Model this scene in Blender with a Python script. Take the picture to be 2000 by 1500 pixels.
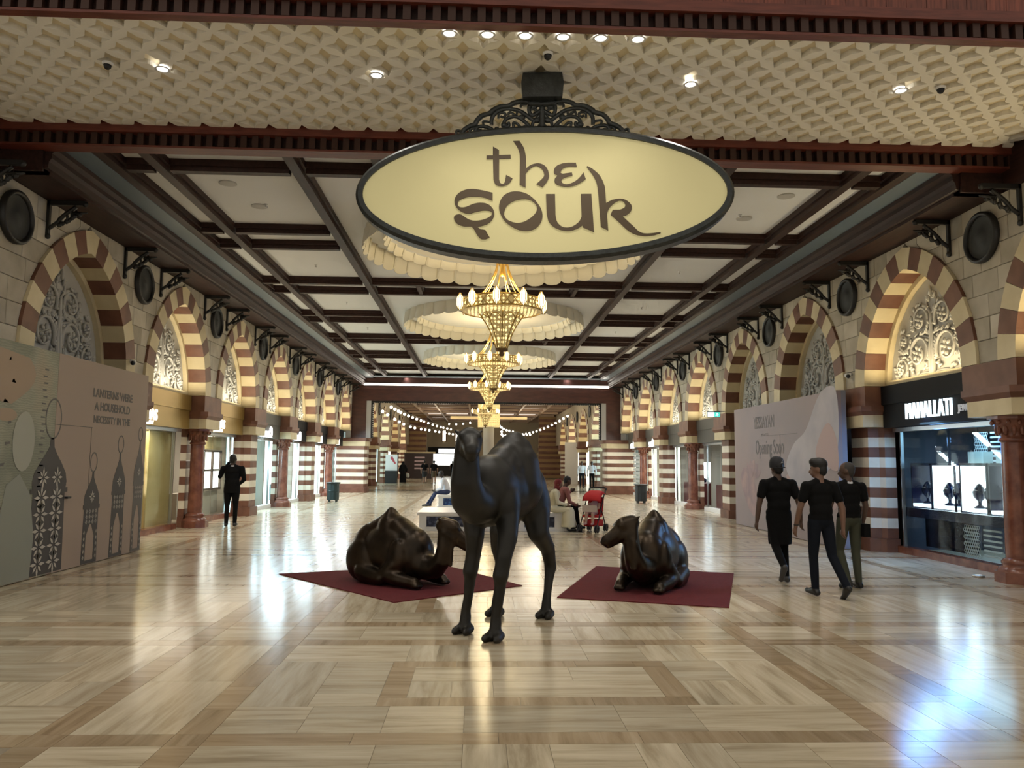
import bpy, bmesh, math, random
import numpy as np
from mathutils import Vector, Matrix

for o in list(bpy.data.objects):
    bpy.data.objects.remove(o)
SC = bpy.context.scene
COL = SC.collection
PI = math.pi
R = random.Random(7)

# ------------------------------------------------------------------ camera
HW = 7.342                      # half width of the hall, axis at X = 0
CAM = Vector((-0.459, 0.0, 1.73))
F_PX, YAW, PITCH, ROLL = 1545.0, 0.041943, 0.097497, 0.008748
_f0 = Vector((math.sin(YAW), math.cos(YAW), 0)); _r0 = Vector((math.cos(YAW), -math.sin(YAW), 0)); _u0 = Vector((0, 0, 1))
_F = _f0*math.cos(PITCH) + _u0*math.sin(PITCH); _U = _u0*math.cos(PITCH) - _f0*math.sin(PITCH)
_R = _r0*math.cos(ROLL) + _U*math.sin(ROLL); _U2 = _U*math.cos(ROLL) - _r0*math.sin(ROLL)
cd = bpy.data.cameras.new('camera'); cam = bpy.data.objects.new('camera', cd); COL.objects.link(cam)
cd.sensor_fit = 'HORIZONTAL'; cd.sensor_width = 36.0; cd.lens = 36.0*F_PX/2000.0
cd.clip_start = 0.05; cd.clip_end = 400
m = Matrix((( _R.x, _U2.x, -_F.x, CAM.x), (_R.y, _U2.y, -_F.y, CAM.y), (_R.z, _U2.z, -_F.z, CAM.z), (0, 0, 0, 1)))
cam.matrix_world = m
SC.camera = cam

# ------------------------------------------------------------------ world: soft daylight of the open atrium behind the visitor
w = bpy.data.worlds.new('world'); SC.world = w; w.use_nodes = True
bg = w.node_tree.nodes['Background']; bg.inputs[0].default_value = (1.0, 0.93, 0.80, 1); bg.inputs[1].default_value = 0.62

SC.view_settings.view_transform = 'Standard'; SC.view_settings.look = 'None'
SC.view_settings.gamma = 1.0; SC.view_settings.use_curve_mapping = False
SC.view_settings.exposure = 0.0
SC.cycles.use_denoising = True
SC.cycles.use_adaptive_sampling = True; SC.cycles.adaptive_threshold = 0.1; SC.cycles.adaptive_min_samples = 12
SC.cycles.max_bounces = 5; SC.cycles.diffuse_bounces = 3; SC.cycles.glossy_bounces = 2
SC.cycles.transmission_bounces = 2; SC.cycles.transparent_max_bounces = 8
SC.cycles.caustics_reflective = False; SC.cycles.caustics_refractive = False
SC.cycles.sample_clamp_indirect = 4.0

def lamp(name, kind, loc, energy, col=(1, 1, 1), size=0.2, rot=None, spot=None, blend=0.6, size_y=None):
    d = bpy.data.lights.new(name, kind); d.energy = energy; d.color = col
    if kind == 'AREA':
        d.size = size
        if size_y: d.shape = 'RECTANGLE'; d.size_y = size_y
    else:
        d.shadow_soft_size = size
    if kind == 'SPOT':
        d.spot_size = spot or 1.6; d.spot_blend = blend
    o = bpy.data.objects.new(name, d); COL.objects.link(o); o.location = loc
    if rot: o.rotation_euler = rot
    return o

BAY = 4.5
Y0 = 11.68                       # axis of the first column in view
WARM = (1.0, 0.86, 0.66); NEUT = (1.0, 0.95, 0.87); COOL = (0.72, 0.88, 1.0)
# recessed downlights of the hall ceiling, one pair per narrow ceiling strip
for i in range(0, 8):
    y = Y0 + BAY*i
    for x in (-4.4, 4.4):
        lamp('downlight_lamp', 'SPOT', (x, y, 6.3), (400 if i > 2 else 320 if i > 1 else 190 if x > 0 else 90), (NEUT if i < 2 else (0.96, 0.98, 1.0)), 0.3, (0, 0, 0), 2.3, 0.8)
    if i % 2 == 0:
        lamp('downlight_lamp', 'SPOT', (0, y, 6.3), 240, NEUT, 0.3, (0, 0, 0), 2.3, 0.8)
# recessed downlights in the carved ceiling over the entrance
for x in (-4.3, -1.75, 2.1, 4.75):
    lamp('downlight_lamp', 'SPOT', (x, 9.25, 6.36), 150, NEUT, 0.08, (0, 0, 0), 2.0, 0.8)
for k in range(6):
    lamp('spot_lamp', 'SPOT', (-0.83+0.415*k, 8.26, 6.34), 40, NEUT, 0.05, (0.25, 0, 0), 1.3, 0.8)

# ------------------------------------------------------------------ materials
MATS = {}
def mat(name, col, rough=0.6, metal=0.0, col2=None, scale=5.0, detail=3.0, bump=0.0, bscale=None, emit=None, estr=0.0,
        spec=0.5, stretch=None, coord='Object', lo=0.35, hi=0.65, objvar=0.0, coat=0.0):
    """Principled material; colour mottled by a noise between col and col2; optional fine bump."""
    if name in MATS: return MATS[name]
    mt = bpy.data.materials.new(name); mt.use_nodes = True
    nt = mt.node_tree; b = nt.nodes['Principled BSDF']
    b.inputs['Base Color'].default_value = (*col, 1); b.inputs['Roughness'].default_value = rough
    b.inputs['Metallic'].default_value = metal
    b.inputs['Specular IOR Level'].default_value = spec
    if coat: b.inputs['Coat Weight'].default_value = coat
    L = nt.links.new
    tc = None
    if col2 or bump:
        tc = nt.nodes.new('ShaderNodeTexCoord'); mp = nt.nodes.new('ShaderNodeMapping'); L(tc.outputs[coord], mp.inputs[0])
        if stretch: mp.inputs['Scale'].default_value = stretch
        if objvar:
            oi = nt.nodes.new('ShaderNodeObjectInfo'); vm = nt.nodes.new('ShaderNodeVectorMath'); vm.operation = 'SCALE'
            cb = nt.nodes.new('ShaderNodeCombineXYZ')
            L(oi.outputs['Random'], cb.inputs[0]); L(oi.outputs['Random'], cb.inputs[1]); L(oi.outputs['Random'], cb.inputs[2])
            L(cb.outputs[0], vm.inputs[0]); vm.inputs['Scale'].default_value = 37.0
            L(vm.outputs[0], mp.inputs['Location'])
    if col2:
        n = nt.nodes.new('ShaderNodeTexNoise'); n.inputs['Scale'].default_value = scale; n.inputs['Detail'].default_value = detail
        L(mp.outputs[0], n.inputs['Vector'])
        r = nt.nodes.new('ShaderNodeValToRGB'); L(n.outputs['Fac'], r.inputs[0])
        r.color_ramp.elements[0].position = lo; r.color_ramp.elements[0].color = (*col, 1)
        r.color_ramp.elements[1].position = hi; r.color_ramp.elements[1].color = (*col2, 1)
        out = r.outputs[0]
        if objvar:
            hs = nt.nodes.new('ShaderNodeHueSaturation'); L(out, hs.inputs['Color'])
            ma = nt.nodes.new('ShaderNodeMath'); ma.operation = 'MULTIPLY_ADD'; L(oi.outputs['Random'], ma.inputs[0])
            ma.inputs[1].default_value = objvar; ma.inputs[2].default_value = 1-objvar*0.5
            L(ma.outputs[0], hs.inputs['Value']); out = hs.outputs[0]
        L(out, b.inputs['Base Color'])
    if bump:
        n2 = nt.nodes.new('ShaderNodeTexNoise'); n2.inputs['Scale'].default_value = bscale or scale*4; n2.inputs['Detail'].default_value = 2
        L(mp.outputs[0], n2.inputs['Vector'])
        bp = nt.nodes.new('ShaderNodeBump'); bp.inputs['Strength'].default_value = bump; bp.inputs['Distance'].default_value = 0.02
        L(n2.outputs['Fac'], bp.inputs['Height']); L(bp.outputs[0], b.inputs['Normal'])
    if emit:
        b.inputs['Emission Color'].default_value = (*emit, 1); b.inputs['Emission Strength'].default_value = estr
    MATS[name] = mt
    return mt

def glass_mat(name, tint=(0.92, 0.96, 0.96), base=0.025, edge=0.3):
    mt = bpy.data.materials.new(name); mt.use_nodes = True; nt = mt.node_tree; nt.nodes.clear()
    o = nt.nodes.new('ShaderNodeOutputMaterial'); mx = nt.nodes.new('ShaderNodeMixShader')
    t = nt.nodes.new('ShaderNodeBsdfTransparent'); g = nt.nodes.new('ShaderNodeBsdfGlossy')
    lw = nt.nodes.new('ShaderNodeLayerWeight'); lw.inputs[0].default_value = 0.5
    pw = nt.nodes.new('ShaderNodeMath'); pw.operation = 'POWER'; pw.inputs[1].default_value = 5.0
    ma = nt.nodes.new('ShaderNodeMath'); ma.operation = 'MULTIPLY_ADD'; ma.inputs[1].default_value = edge; ma.inputs[2].default_value = base
    t.inputs[0].default_value = (*tint, 1); g.inputs['Roughness'].default_value = 0.02
    L = nt.links.new; L(lw.outputs['Facing'], pw.inputs[0]); L(pw.outputs[0], ma.inputs[0]); L(ma.outputs[0], mx.inputs[0])
    L(t.outputs[0], mx.inputs[1]); L(g.outputs[0], mx.inputs[2]); L(mx.outputs[0], o.inputs[0])
    MATS[name] = mt; return mt

def emis(name, col, s):
    return mat(name, (0.02, 0.02, 0.02), 0.6, emit=col, estr=s)

M_WOOD = mat('dark_wood', (0.024, 0.0105, 0.008), 0.5, col2=(0.044, 0.018, 0.013), scale=3, stretch=(6, 0.6, 6), bump=0.05, spec=.25)
M_REDWOOD = mat('red_wood', (0.10, 0.02, 0.011), 0.45, col2=(0.16, 0.036, 0.02), scale=3, stretch=(1, 8, 8), bump=0.05)
M_PLANK = mat('plank_wood', (0.11, 0.024, 0.013), 0.5, col2=(0.2, 0.05, 0.027), scale=3, stretch=(12, 12, 1), objvar=0.5)
M_PANEL = mat('ceiling_plaster', (0.77, 0.785, 0.79), 0.85)
M_BLUEGREY = mat('bluegrey_paint', (0.14, 0.185, 0.22), 0.35)
M_STONE = mat('cream_stone', (0.40, 0.355, 0.275), 0.85, col2=(0.56, 0.51, 0.415), scale=1.6, bump=0.12, bscale=18, objvar=0.3)
M_MORTAR = mat('mortar', (0.25, 0.22, 0.17), 0.95)
M_CREAM = mat('cream_band', (0.62, 0.52, 0.32), 0.6, col2=(0.70, 0.60, 0.39), scale=2.5, objvar=0.12)
M_BROWN = mat('brown_band', (0.135, 0.052, 0.03), 0.5, col2=(0.20, 0.085, 0.05), scale=2.5, objvar=0.15)
M_WHITEBAND = mat('white_band', (0.68, 0.62, 0.50), 0.45, col2=(0.76, 0.70, 0.58), scale=2.5, objvar=0.1)
M_REDMARBLE = mat('red_marble', (0.15, 0.05, 0.032), 0.25, col2=(0.26, 0.10, 0.062), scale=5, detail=5)
M_PLASTER = mat('carved_plaster', (0.50, 0.49, 0.46), 0.6)
M_IRON = mat('black_iron', (0.012, 0.011, 0.01), 0.45)
M_DARKDISC = mat('dark_medallion', (0.03, 0.031, 0.03), 0.7)
M_LATTICE = mat('lattice_plaster', (0.86, 0.82, 0.72), 0.75)
M_LATBACK = mat('lattice_recess', (0.80, 0.70, 0.50), 0.85)
M_BLACK = mat('black_matte', (0.008, 0.008, 0.009), 0.5)
M_WHITE = mat('white_paint', (0.78, 0.77, 0.75), 0.5)
M_STEEL = mat('brushed_steel', (0.55, 0.55, 0.55), 0.3, 0.9)
M_GLASS = glass_mat('shop_glass')

# ------------------------------------------------------------------ mesh helpers
def link(o, parent=None):
    COL.objects.link(o)
    if parent is not None: o.parent = parent
    return o

def tag(o, label=None, cat=None, group=None, kind=None):
    if label: o['label'] = label
    if cat: o['category'] = cat
    if group: o['group'] = group
    if kind: o['kind'] = kind
    return o

def empty(name, loc=(0, 0, 0), rz=0.0, label=None, cat=None, group=None):
    o = bpy.data.objects.new(name, None); COL.objects.link(o); o.location = loc; o.rotation_euler = (0, 0, rz)
    o.empty_display_size = 0.1
    return tag(o, label, cat, group)

class MB:
    """collects geometry, builds ONE mesh"""
    def __init__(s): s.v = []; s.f = []; s.m = []; s.sm = []
    def add(s, v, f, mi=0, smooth=False):
        k = len(s.v); s.v += [tuple(p) for p in v]
        for q in f: s.f.append(tuple(i+k for i in q)); s.m.append(mi); s.sm.append(smooth)
        return s
    def box(s, a, b, mi=0):
        x0, y0, z0 = a; x1, y1, z1 = b
        return s.add([(x0,y0,z0),(x1,y0,z0),(x1,y1,z0),(x0,y1,z0),(x0,y0,z1),(x1,y0,z1),(x1,y1,z1),(x0,y1,z1)],
              [(0,3,2,1),(4,5,6,7),(0,1,5,4),(1,2,6,5),(2,3,7,6),(3,0,4,7)], mi)
    def bar(s, p, q, w, h, mi=0, up=(0, 0, 1)):
        p = Vector(p); q = Vector(q); d = (q-p).normalized(); u = Vector(up)
        if abs(d.dot(u)) > 0.98: u = Vector((1, 0, 0))
        a = d.cross(u).normalized()*w/2; b = d.cross(a).normalized()*h/2
        vs = [p-a-b, p+a-b, p+a+b, p-a+b, q-a-b, q+a-b, q+a+b, q-a+b]
        return s.add(vs, [(0,3,2,1),(4,5,6,7),(0,1,5,4),(1,2,6,5),(2,3,7,6),(3,0,4,7)], mi)
    def prism(s, poly, a, b, axis=2, mi=0, poly2=None, smooth=False):
        """poly: 2-D outline; extruded from a to b along axis (the 2 coords fill the other axes in order)"""
        n = len(poly); p2 = poly2 or poly
        def P(u, v, t):
            c = [u, v]; c.insert(axis, t); return tuple(c)
        vs = [P(u, v, a) for u, v in poly] + [P(u, v, b) for u, v in p2]
        fs = [tuple(range(n-1, -1, -1)), tuple(range(n, 2*n))]
        k = len(s.f)
        s.add(vs, fs, mi)
        return s.add_sides(len(s.v)-2*n, n, mi, smooth)
    def add_sides(s, k, n, mi, smooth):
        for i in range(n):
            j = (i+1) % n; s.f.append((k+i, k+j, k+n+j, k+n+i)); s.m.append(mi); s.sm.append(smooth)
        return s
    def lathe(s, prof, n=16, c=(0, 0, 0), mi=0, smooth=True, a0=0.0, a1=2*PI):
        full = abs(a1-a0-2*PI) < 1e-6
        k = len(s.v); m = n if full else n+1
        for r, z in prof:
            for i in range(m):
                a = a0+(a1-a0)*i/n; s.v.append((c[0]+r*math.cos(a), c[1]+r*math.sin(a), c[2]+z))
        for j in range(len(prof)-1):
            for i in range(n):
                i2 = (i+1) % m
                s.f.append((k+j*m+i, k+j*m+i2, k+(j+1)*m+i2, k+(j+1)*m+i)); s.m.append(mi); s.sm.append(smooth)
        return s
    def tube(s, pts, r, n=6, mi=0, closed=False, smooth=True, caps=True):
        pts = [Vector(p) for p in pts]; N = len(pts); rr = r if isinstance(r, (list, tuple)) else [r]*N
        k = len(s.v); prev = None
        for i, p in enumerate(pts):
            if closed: t = pts[(i+1) % N]-pts[i-1]
            else: t = pts[min(i+1, N-1)]-pts[max(i-1, 0)]
            t = t.normalized() if t.length > 1e-9 else Vector((0, 0, 1))
            if prev is None:
                ref = Vector((0, 0, 1)) if abs(t.z) < 0.9 else Vector((1, 0, 0)); a = t.cross(ref).normalized()
            else:
                a = prev - t*prev.dot(t)
                a = a.normalized() if a.length > 1e-6 else t.orthogonal().normalized()
            prev = a; b = t.cross(a)
            for q in range(n):
                an = 2*PI*q/n; s.v.append(tuple(p+(a*math.cos(an)+b*math.sin(an))*rr[i]))
        for i in range(N if closed else N-1):
            i2 = (i+1) % N
            for q in range(n):
                q2 = (q+1) % n; s.f.append((k+i*n+q, k+i*n+q2, k+i2*n+q2, k+i2*n+q)); s.m.append(mi); s.sm.append(smooth)
        if caps and not closed:
            s.f.append(tuple(k+q for q in range(n-1, -1, -1))); s.m.append(mi); s.sm.append(False)
            s.f.append(tuple(k+(N-1)*n+q for q in range(n))); s.m.append(mi); s.sm.append(False)
        return s
    def ball(s, c, r, n=8, h=5, mi=0, rot=None):
        rx, ry, rz = r if isinstance(r, (list, tuple)) else (r, r, r)
        k = len(s.v); c = Vector(c)
        def T(x, y, z):
            p = Vector((x*rx, y*ry, z*rz))
            if rot is not None: p = rot @ p
            s.v.append(tuple(c+p))
        T(0, 0, -1)
        for j in range(1, h):
            th = -PI/2+PI*j/h
            for i in range(n): T(math.cos(th)*math.cos(2*PI*i/n), math.cos(th)*math.sin(2*PI*i/n), math.sin(th))
        T(0, 0, 1); top = len(s.v)-1
        for i in range(n):
            i2 = (i+1) % n
            s.f.append((k, k+1+i2, k+1+i)); s.f.append((top, k+1+(h-2)*n+i, k+1+(h-2)*n+i2)); s.m += [mi, mi]; s.sm += [True, True]
            for j in range(h-2):
                s.f.append((k+1+j*n+i, k+1+j*n+i2, k+1+(j+1)*n+i2, k+1+(j+1)*n+i)); s.m.append(mi); s.sm.append(True)
        return s
    def mesh(s, name, mats, recalc=True):
        me = bpy.data.meshes.new(name); me.from_pydata(s.v, [], s.f)
        mats = mats if isinstance(mats, (list, tuple)) else [mats]
        for q in mats: me.materials.append(q)
        me.polygons.foreach_set('material_index', s.m); me.polygons.foreach_set('use_smooth', s.sm)
        if recalc:
            b = bmesh.new(); b.from_mesh(me); bmesh.ops.recalc_face_normals(b, faces=b.faces); b.to_mesh(me); b.free()
        me.update(); return me
    def build(s, name, mats, parent=None, loc=None, recalc=True):
        o = bpy.data.objects.new(name, s.mesh(name, mats, recalc)); link(o, parent)
        if loc: o.location = loc
        return o

def inst(name, me, parent=None, loc=(0, 0, 0), rz=0.0):
    o = bpy.data.objects.new(name, me); link(o, parent); o.location = loc
    if rz: o.rotation_euler = (0, 0, rz)
    return o

def arc(c, r, a0, a1, n):
    return [(c[0]+r*math.cos(a0+(a1-a0)*i/n), c[1]+r*math.sin(a0+(a1-a0)*i/n)) for i in range(n+1)]

def spline(pts, n=8, closed=False):
    """Catmull-Rom through points (tuples of any dimension)"""
    P = [Vector(p) for p in pts]; N = len(P); out = []
    segs = N if closed else N-1
    for i in range(segs):
        p0 = P[(i-1) % N] if (closed or i > 0) else P[0]*2-P[1]
        p1 = P[i]; p2 = P[(i+1) % N]
        p3 = P[(i+2) % N] if (closed or i+2 < N) else P[-1]*2-P[-2]
        for k in range(n):
            t = k/n; t2 = t*t; t3 = t2*t
            out.append(0.5*((2*p1)+(-p0+p2)*t+(2*p0-5*p1+4*p2-p3)*t2+(-p0+3*p1-3*p2+p3)*t3))
    if not closed: out.append(P[-1].copy())
    return out

def text_mesh(txt, size=1.0, extrude=0.0, sx=1.0, align='CENTER', bold=0.0, space=1.0):
    c = bpy.data.curves.new('t', 'FONT'); c.body = txt; c.size = size; c.extrude = extrude; c.align_x = align; c.offset = bold; c.space_character = space
    o = bpy.data.objects.new('t', c); COL.objects.link(o)
    dg = bpy.context.evaluated_depsgraph_get(); me = bpy.data.meshes.new_from_object(o.evaluated_get(dg))
    bpy.data.objects.remove(o); bpy.data.curves.remove(c)
    if sx != 1.0:
        for v in me.vertices: v.co.x *= sx
    return me

def wall_text(name, txt, size, mt, parent, side, y, z, x, extrude=0.01, sx=1.0, bold=0.0, space=1.0):
    """text on a side wall readable from the hall; side -1 left wall, +1 right wall"""
    me = text_mesh(txt, size, extrude, sx, 'CENTER', bold, space); me.materials.clear(); me.materials.append(mt)
    o = bpy.data.objects.new(name, me); link(o, parent)
    o.rotation_euler = (PI/2, 0, PI/2 if side < 0 else -PI/2)
    o.location = (x, y, z)
    return o

ORD = ['first', 'second', 'third', 'fourth', 'fifth', 'sixth', 'seventh', 'eighth', 'ninth', 'tenth']
SN = {-1: 'left', 1: 'right'}
# ================================================================== floor
fl = MB().box((-11, -6, -0.3), (11, 122, -0.004)).build('floor', mat('floor_grout', (0.30, 0.25, 0.18), 0.6))
tag(fl, 'polished cream and tan marble floor of the hall', None, None, 'structure')

def marble(name, c1, c2, c3, ang):
    mt = bpy.data.materials.new(name); mt.use_nodes = True; nt = mt.node_tree; b = nt.nodes['Principled BSDF']; L = nt.links.new
    geo = nt.nodes.new('ShaderNodeNewGeometry'); oi = nt.nodes.new('ShaderNodeObjectInfo')
    mp = nt.nodes.new('ShaderNodeMapping'); L(geo.outputs['Position'], mp.inputs[0])
    mp.inputs['Scale'].default_value = (0.9, 10, 1) if ang == 0 else (10, 0.9, 1)
    vm = nt.nodes.new('ShaderNodeVectorMath'); vm.operation = 'ADD'
    wn = nt.nodes.new('ShaderNodeTexWhiteNoise'); wn.noise_dimensions = '1D'; L(oi.outputs['Random'], wn.inputs['W'])
    sc = nt.nodes.new('ShaderNodeVectorMath'); sc.operation = 'SCALE'; L(wn.outputs['Color'], sc.inputs[0]); sc.inputs['Scale'].default_value = 60
    L(mp.outputs[0], vm.inputs[0]); L(sc.outputs[0], vm.inputs[1])
    n = nt.nodes.new('ShaderNodeTexNoise'); n.inputs['Scale'].default_value = 1.0; n.inputs['Detail'].default_value = 6; n.inputs['Roughness'].default_value = 0.62
    n.inputs['Distortion'].default_value = 0.4
    L(vm.outputs[0], n.inputs['Vector'])
    r = nt.nodes.new('ShaderNodeValToRGB'); L(n.outputs['Fac'], r.inputs[0]); e = r.color_ramp.elements
    e[0].position = 0.30; e[0].color = (*c1, 1); e[1].position = 0.68; e[1].color = (*c3, 1); k = e.new(0.47); k.color = (*c2, 1)
    hs = nt.nodes.new('ShaderNodeHueSaturation'); L(r.outputs[0], hs.inputs['Color'])
    ma = nt.nodes.new('ShaderNodeMath'); ma.operation = 'MULTIPLY_ADD'; L(oi.outputs['Random'], ma.inputs[0]); ma.inputs[1].default_value = 0.28; ma.inputs[2].default_value = 0.84
    L(ma.outputs[0], hs.inputs['Value']); L(hs.outputs[0], b.inputs['Base Color'])
    b.inputs['Roughness'].default_value = 0.17; b.inputs['Specular IOR Level'].default_value = 0.55
    MATS[name] = mt; return mt
MC0 = marble('marble_cream_x', (0.38, 0.305, 0.20), (0.565, 0.475, 0.335), (0.70, 0.615, 0.46), 0)
MC1 = marble('marble_cream_y', (0.38, 0.305, 0.20), (0.565, 0.475, 0.335), (0.70, 0.615, 0.46), 1)
MT0 = marble('marble_tan_x', (0.28, 0.195, 0.11), (0.40, 0.295, 0.18), (0.50, 0.385, 0.255), 0)
MT1 = marble('marble_tan_y', (0.28, 0.195, 0.11), (0.40, 0.295, 0.18), (0.50, 0.385, 0.255), 1)
TILES = []            # (x0,x1,y0,y1,material index 0..3)
FM = [MC0, MC1, MT0, MT1]
def strip(x0, x1, y0, y1, along, tan, step):
    a, b = (x0, x1) if along == 0 else (y0, y1); t = a
    while t < b-0.02:
        e = min(b, t+step*R.uniform(0.75, 1.3))
        if b-e < 0.2: e = b
        mi = (2 if tan else 0)+(along if not tan else 1-along if R.random() < .8 else along)
        TILES.append((t, e, y0, y1, mi) if along == 0 else (x0, x1, t, e, mi)); t = e
def field(x0, x1, y0, y1):
    """parquet of slabs, turned this way and that"""
    nx = max(1, round((x1-x0)/0.56)); ny = max(1, round((y1-y0)/0.56)); dx = (x1-x0)/nx; dy = (y1-y0)/ny
    done = set()
    for j in range(ny):
        for i in range(nx):
            if (i, j) in done: continue
            X0, Y_ = x0+i*dx, y0+j*dy; c = R.random()
            if c < 0.22 and i+1 < nx and (i+1, j) not in done:
                done.add((i+1, j)); TILES.append((X0, X0+2*dx, Y_, Y_+dy, 0))
            elif c < 0.50 and j+1 < ny and (i, j+1) not in done:
                done.add((i, j+1)); TILES.append((X0, X0+dx, Y_, Y_+2*dy, 1))
            elif c < 0.72:
                TILES.append((X0, X0+dx, Y_, Y_+dy/2, 0)); TILES.append((X0, X0+dx, Y_+dy/2, Y_+dy, 0))
            else:
                TILES.append((X0, X0+dx/2, Y_, Y_+dy, 1)); TILES.append((X0+dx/2, X0+dx, Y_, Y_+dy, 1))
XB = [-7.9, -6.6, -6.38, -3.22, -3.0, -2.34, -2.12, 2.12, 2.34, 3.0, 3.22, 6.38, 6.6, 7.9]
YB = [2.6, 5.05, 5.26]
yy = 5.26
while yy < 46:
    YB += [yy+2.42, yy+2.64, yy+3.27, yy+3.49]; yy += 3.49
for j in range(len(YB)-1):
    y0, y1 = YB[j], YB[j+1]; band = (y1-y0) < 0.3
    for i in range(len(XB)-1):
        x0, x1 = XB[i], XB[i+1]; vb = (x1-x0) < 0.3
        if band: strip(x0, x1, y0, y1, 0, True, 0.75)
        elif vb: strip(x0, x1, y0, y1, 1, True, 0.6)
        elif x0 == -2.12 and y1-y0 > 2:
            a, b = y0+0.56, y1-0.60            # the tan square set into the middle field
            field(-2.12, 2.12, y0, a); field(-2.12, 2.12, b, y1); field(-2.12, -1.16, a, b); field(1.16, 2.12, a, b)
            strip(-1.16, 1.16, a, a+.2, 0, True, .5); strip(-1.16, 1.16, b-.2, b, 0, True, .5)
            strip(-1.16, -.96, a+.2, b-.2, 1, True, .7); strip(.96, 1.16, a+.2, b-.2, 1, True, .7)
            field(-.96, .96, a+.2, b-.2)
        else: field(x0, x1, y0, y1)
def seen(t):
    cx, cy = (t[0]+t[1])/2, (t[2]+t[3])/2
    return cy > 4.3 and abs(cx+0.459-0.042*cy) < 0.66*cy
ranked = sorted([t for t in TILES if seen(t)], key=lambda t: -(t[1]-t[0])*(t[3]-t[2])/max(1, ((t[2]+t[3])/2)**3))
near = set(ranked[:298])
far = MB(); G_ = 0.0016; cache = {}
for t in TILES:
    x0, x1, y0, y1, mi = t
    if t in near:
        key = (round(x1-x0, 3), round(y1-y0, 3), mi)
        if key not in cache:
            hx, hy = (x1-x0)/2-G_, (y1-y0)/2-G_
            cache[key] = MB().box((-hx, -hy, -0.02), (hx, hy, 0)).mesh('floor_tile', FM[mi])
        inst('floor_tile', cache[key], fl, ((x0+x1)/2, (y0+y1)/2, 0))
    elif t[2] > 4:
        far.box((x0+G_, y0+G_, -0.02), (x1-G_, y1-G_, 0), mi)
fo = far.build('floor_tile_field', FM, fl, recalc=False); fo['kind'] = 'stuff'
fo2 = MB().box((-9, 46.3, -0.01), (9, 120, 0.0)).build('far_floor_slab', MC0, fl)

# ================================================================== unseen outer shell behind the shop fronts, added to block world light
M_SHELL = mat('shell_plaster', (0.35, 0.32, 0.28), 0.9)
for s in (-1, 1):
    o = MB().box((s*10.6, 8.0, 0), (s*10.9, 121, 7.0)).build('wall_'+SN[s]+'_outer_light_block', M_SHELL); tag(o, None, None, None, 'structure')
o = MB().box((-10.9, 8.38, 6.6), (10.9, 121, 6.9)).build('roof_light_block', M_SHELL); tag(o, None, None, None, 'structure')

# ================================================================== stone walls with pointed arches
INR, EXR, CY, ZS = 2.05, 2.45, -0.45, 3.30       # radii of intrados / extrados, centre offset, springing height
def ext(z, r=EXR):
    if z <= ZS: return CY+r
    q = r*r-(z-ZS)**2
    return max(0.0, CY+math.sqrt(q)) if q > 0 else 0.0
ZT = 5.80
ARCH_Y = {s: [Y0-2.25+BAY*i for i in range(0, 8)] for s in (-1, 1)}     # 9.43 .. 40.93
PIER_Y = [Y0+BAY*i for i in range(0, 7)]                               # 11.68 .. 38.68
def block(mb, s, yl, yr, z0, z1, d0, d1, gap=0.0, cham=0.0):
    """stone between curves yl(z), yr(z); front at depth d0, back at d1 (depth grows into the wall)"""
    zs = [z0+gap+(z1-z0-2*gap)*k/3 for k in range(4)]
    left = [(yl(z)+gap, z) for z in zs]; right = [(yr(z)-gap, z) for z in zs]
    if max(r[0]-l[0] for l, r in zip(left, right)) < 0.06: return False
    left = [(min(l[0], r[0]), l[1]) for l, r in zip(left, right)]
    poly = left+right[::-1]
    cy = sum(p[0] for p in poly)/8; cz = sum(p[1] for p in poly)/8
    def sh(p):
        dy, dz = p[0]-cy, p[1]-cz
        return (p[0]-math.copysign(min(cham, abs(dy)), dy), p[1]-math.copysign(min(cham, abs(dz)), dz))
    mid = s*(HW+d0+cham)
    v = [(s*(HW+d0), *sh(p)) for p in poly]+[(mid, *p) for p in poly]+[(s*(HW+d1), *p) for p in poly]
    n = 8; f = [tuple(range(n)), tuple(range(3*n-1, 2*n-1, -1))]
    for r_ in range(2):
        for i in range(n): j = (i+1) % n; f.append((r_*n+i, r_*n+j, (r_+1)*n+j, (r_+1)*n+i))
    mb.add(v, f); return True
for s in (-1, 1):
    core = MB(); wl = None
    edges = [7.2]+ARCH_Y[s]+[45.45]
    stones = []
    for k in range(len(edges)-1):
        ya, yb = edges[k], edges[k+1]
        fa = (lambda z, y=ya: y+ext(z)) if k > 0 else (lambda z: 8.0)
        fb = (lambda z, y=yb: y-ext(z)) if k < len(edges)-2 else (lambda z: 43.3)
        N = 16
        for q in range(N):
            za, zb = ZS+(ZT-ZS)*q/N, ZS+(ZT-ZS)*(q+1)/N
            block(core, s, fa, fb, za, zb, 0.03, 0.72)
        rows = 7; rh = (ZT-ZS)/rows
        for r_ in range(rows):
            za, zb = ZS+rh*r_, ZS+rh*(r_+1)
            y = min(fa(z) for z in (za, zb)); yend = max(fb(z) for z in (za, zb)); first = True
            while y < yend-0.02:
                e = y+R.uniform(0.42, 0.72)*(0.6 if first and r_ % 2 else 1.0); first = False
                if yend-e < 0.25: e = yend
                stones.append((ya+(yb-ya)/2, fa, fb, y, e, za, zb)); y = e
    wl = core.build('wall_'+SN[s], M_MORTAR); tag(wl, 'cream ashlar stone wall above the '+SN[s]+' arcade', None, None, 'structure')
    nst = 0; rest = MB()
    for (yc, fa, fb, a, b, za, zb) in stones:
        mb = MB() if nst < 290 else rest
        ok = block(mb, s, lambda z: max(a, fa(z)), lambda z: min(b, fb(z)), za, zb, R.uniform(-0.006, 0.004), 0.05, 0.004, 0.008)
        if ok and mb is not rest: mb.build('stone_block', M_STONE, wl); nst += 1
    if rest.v: ro = rest.build('stone_block_field', M_STONE, wl); ro['kind'] = 'stuff'

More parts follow.
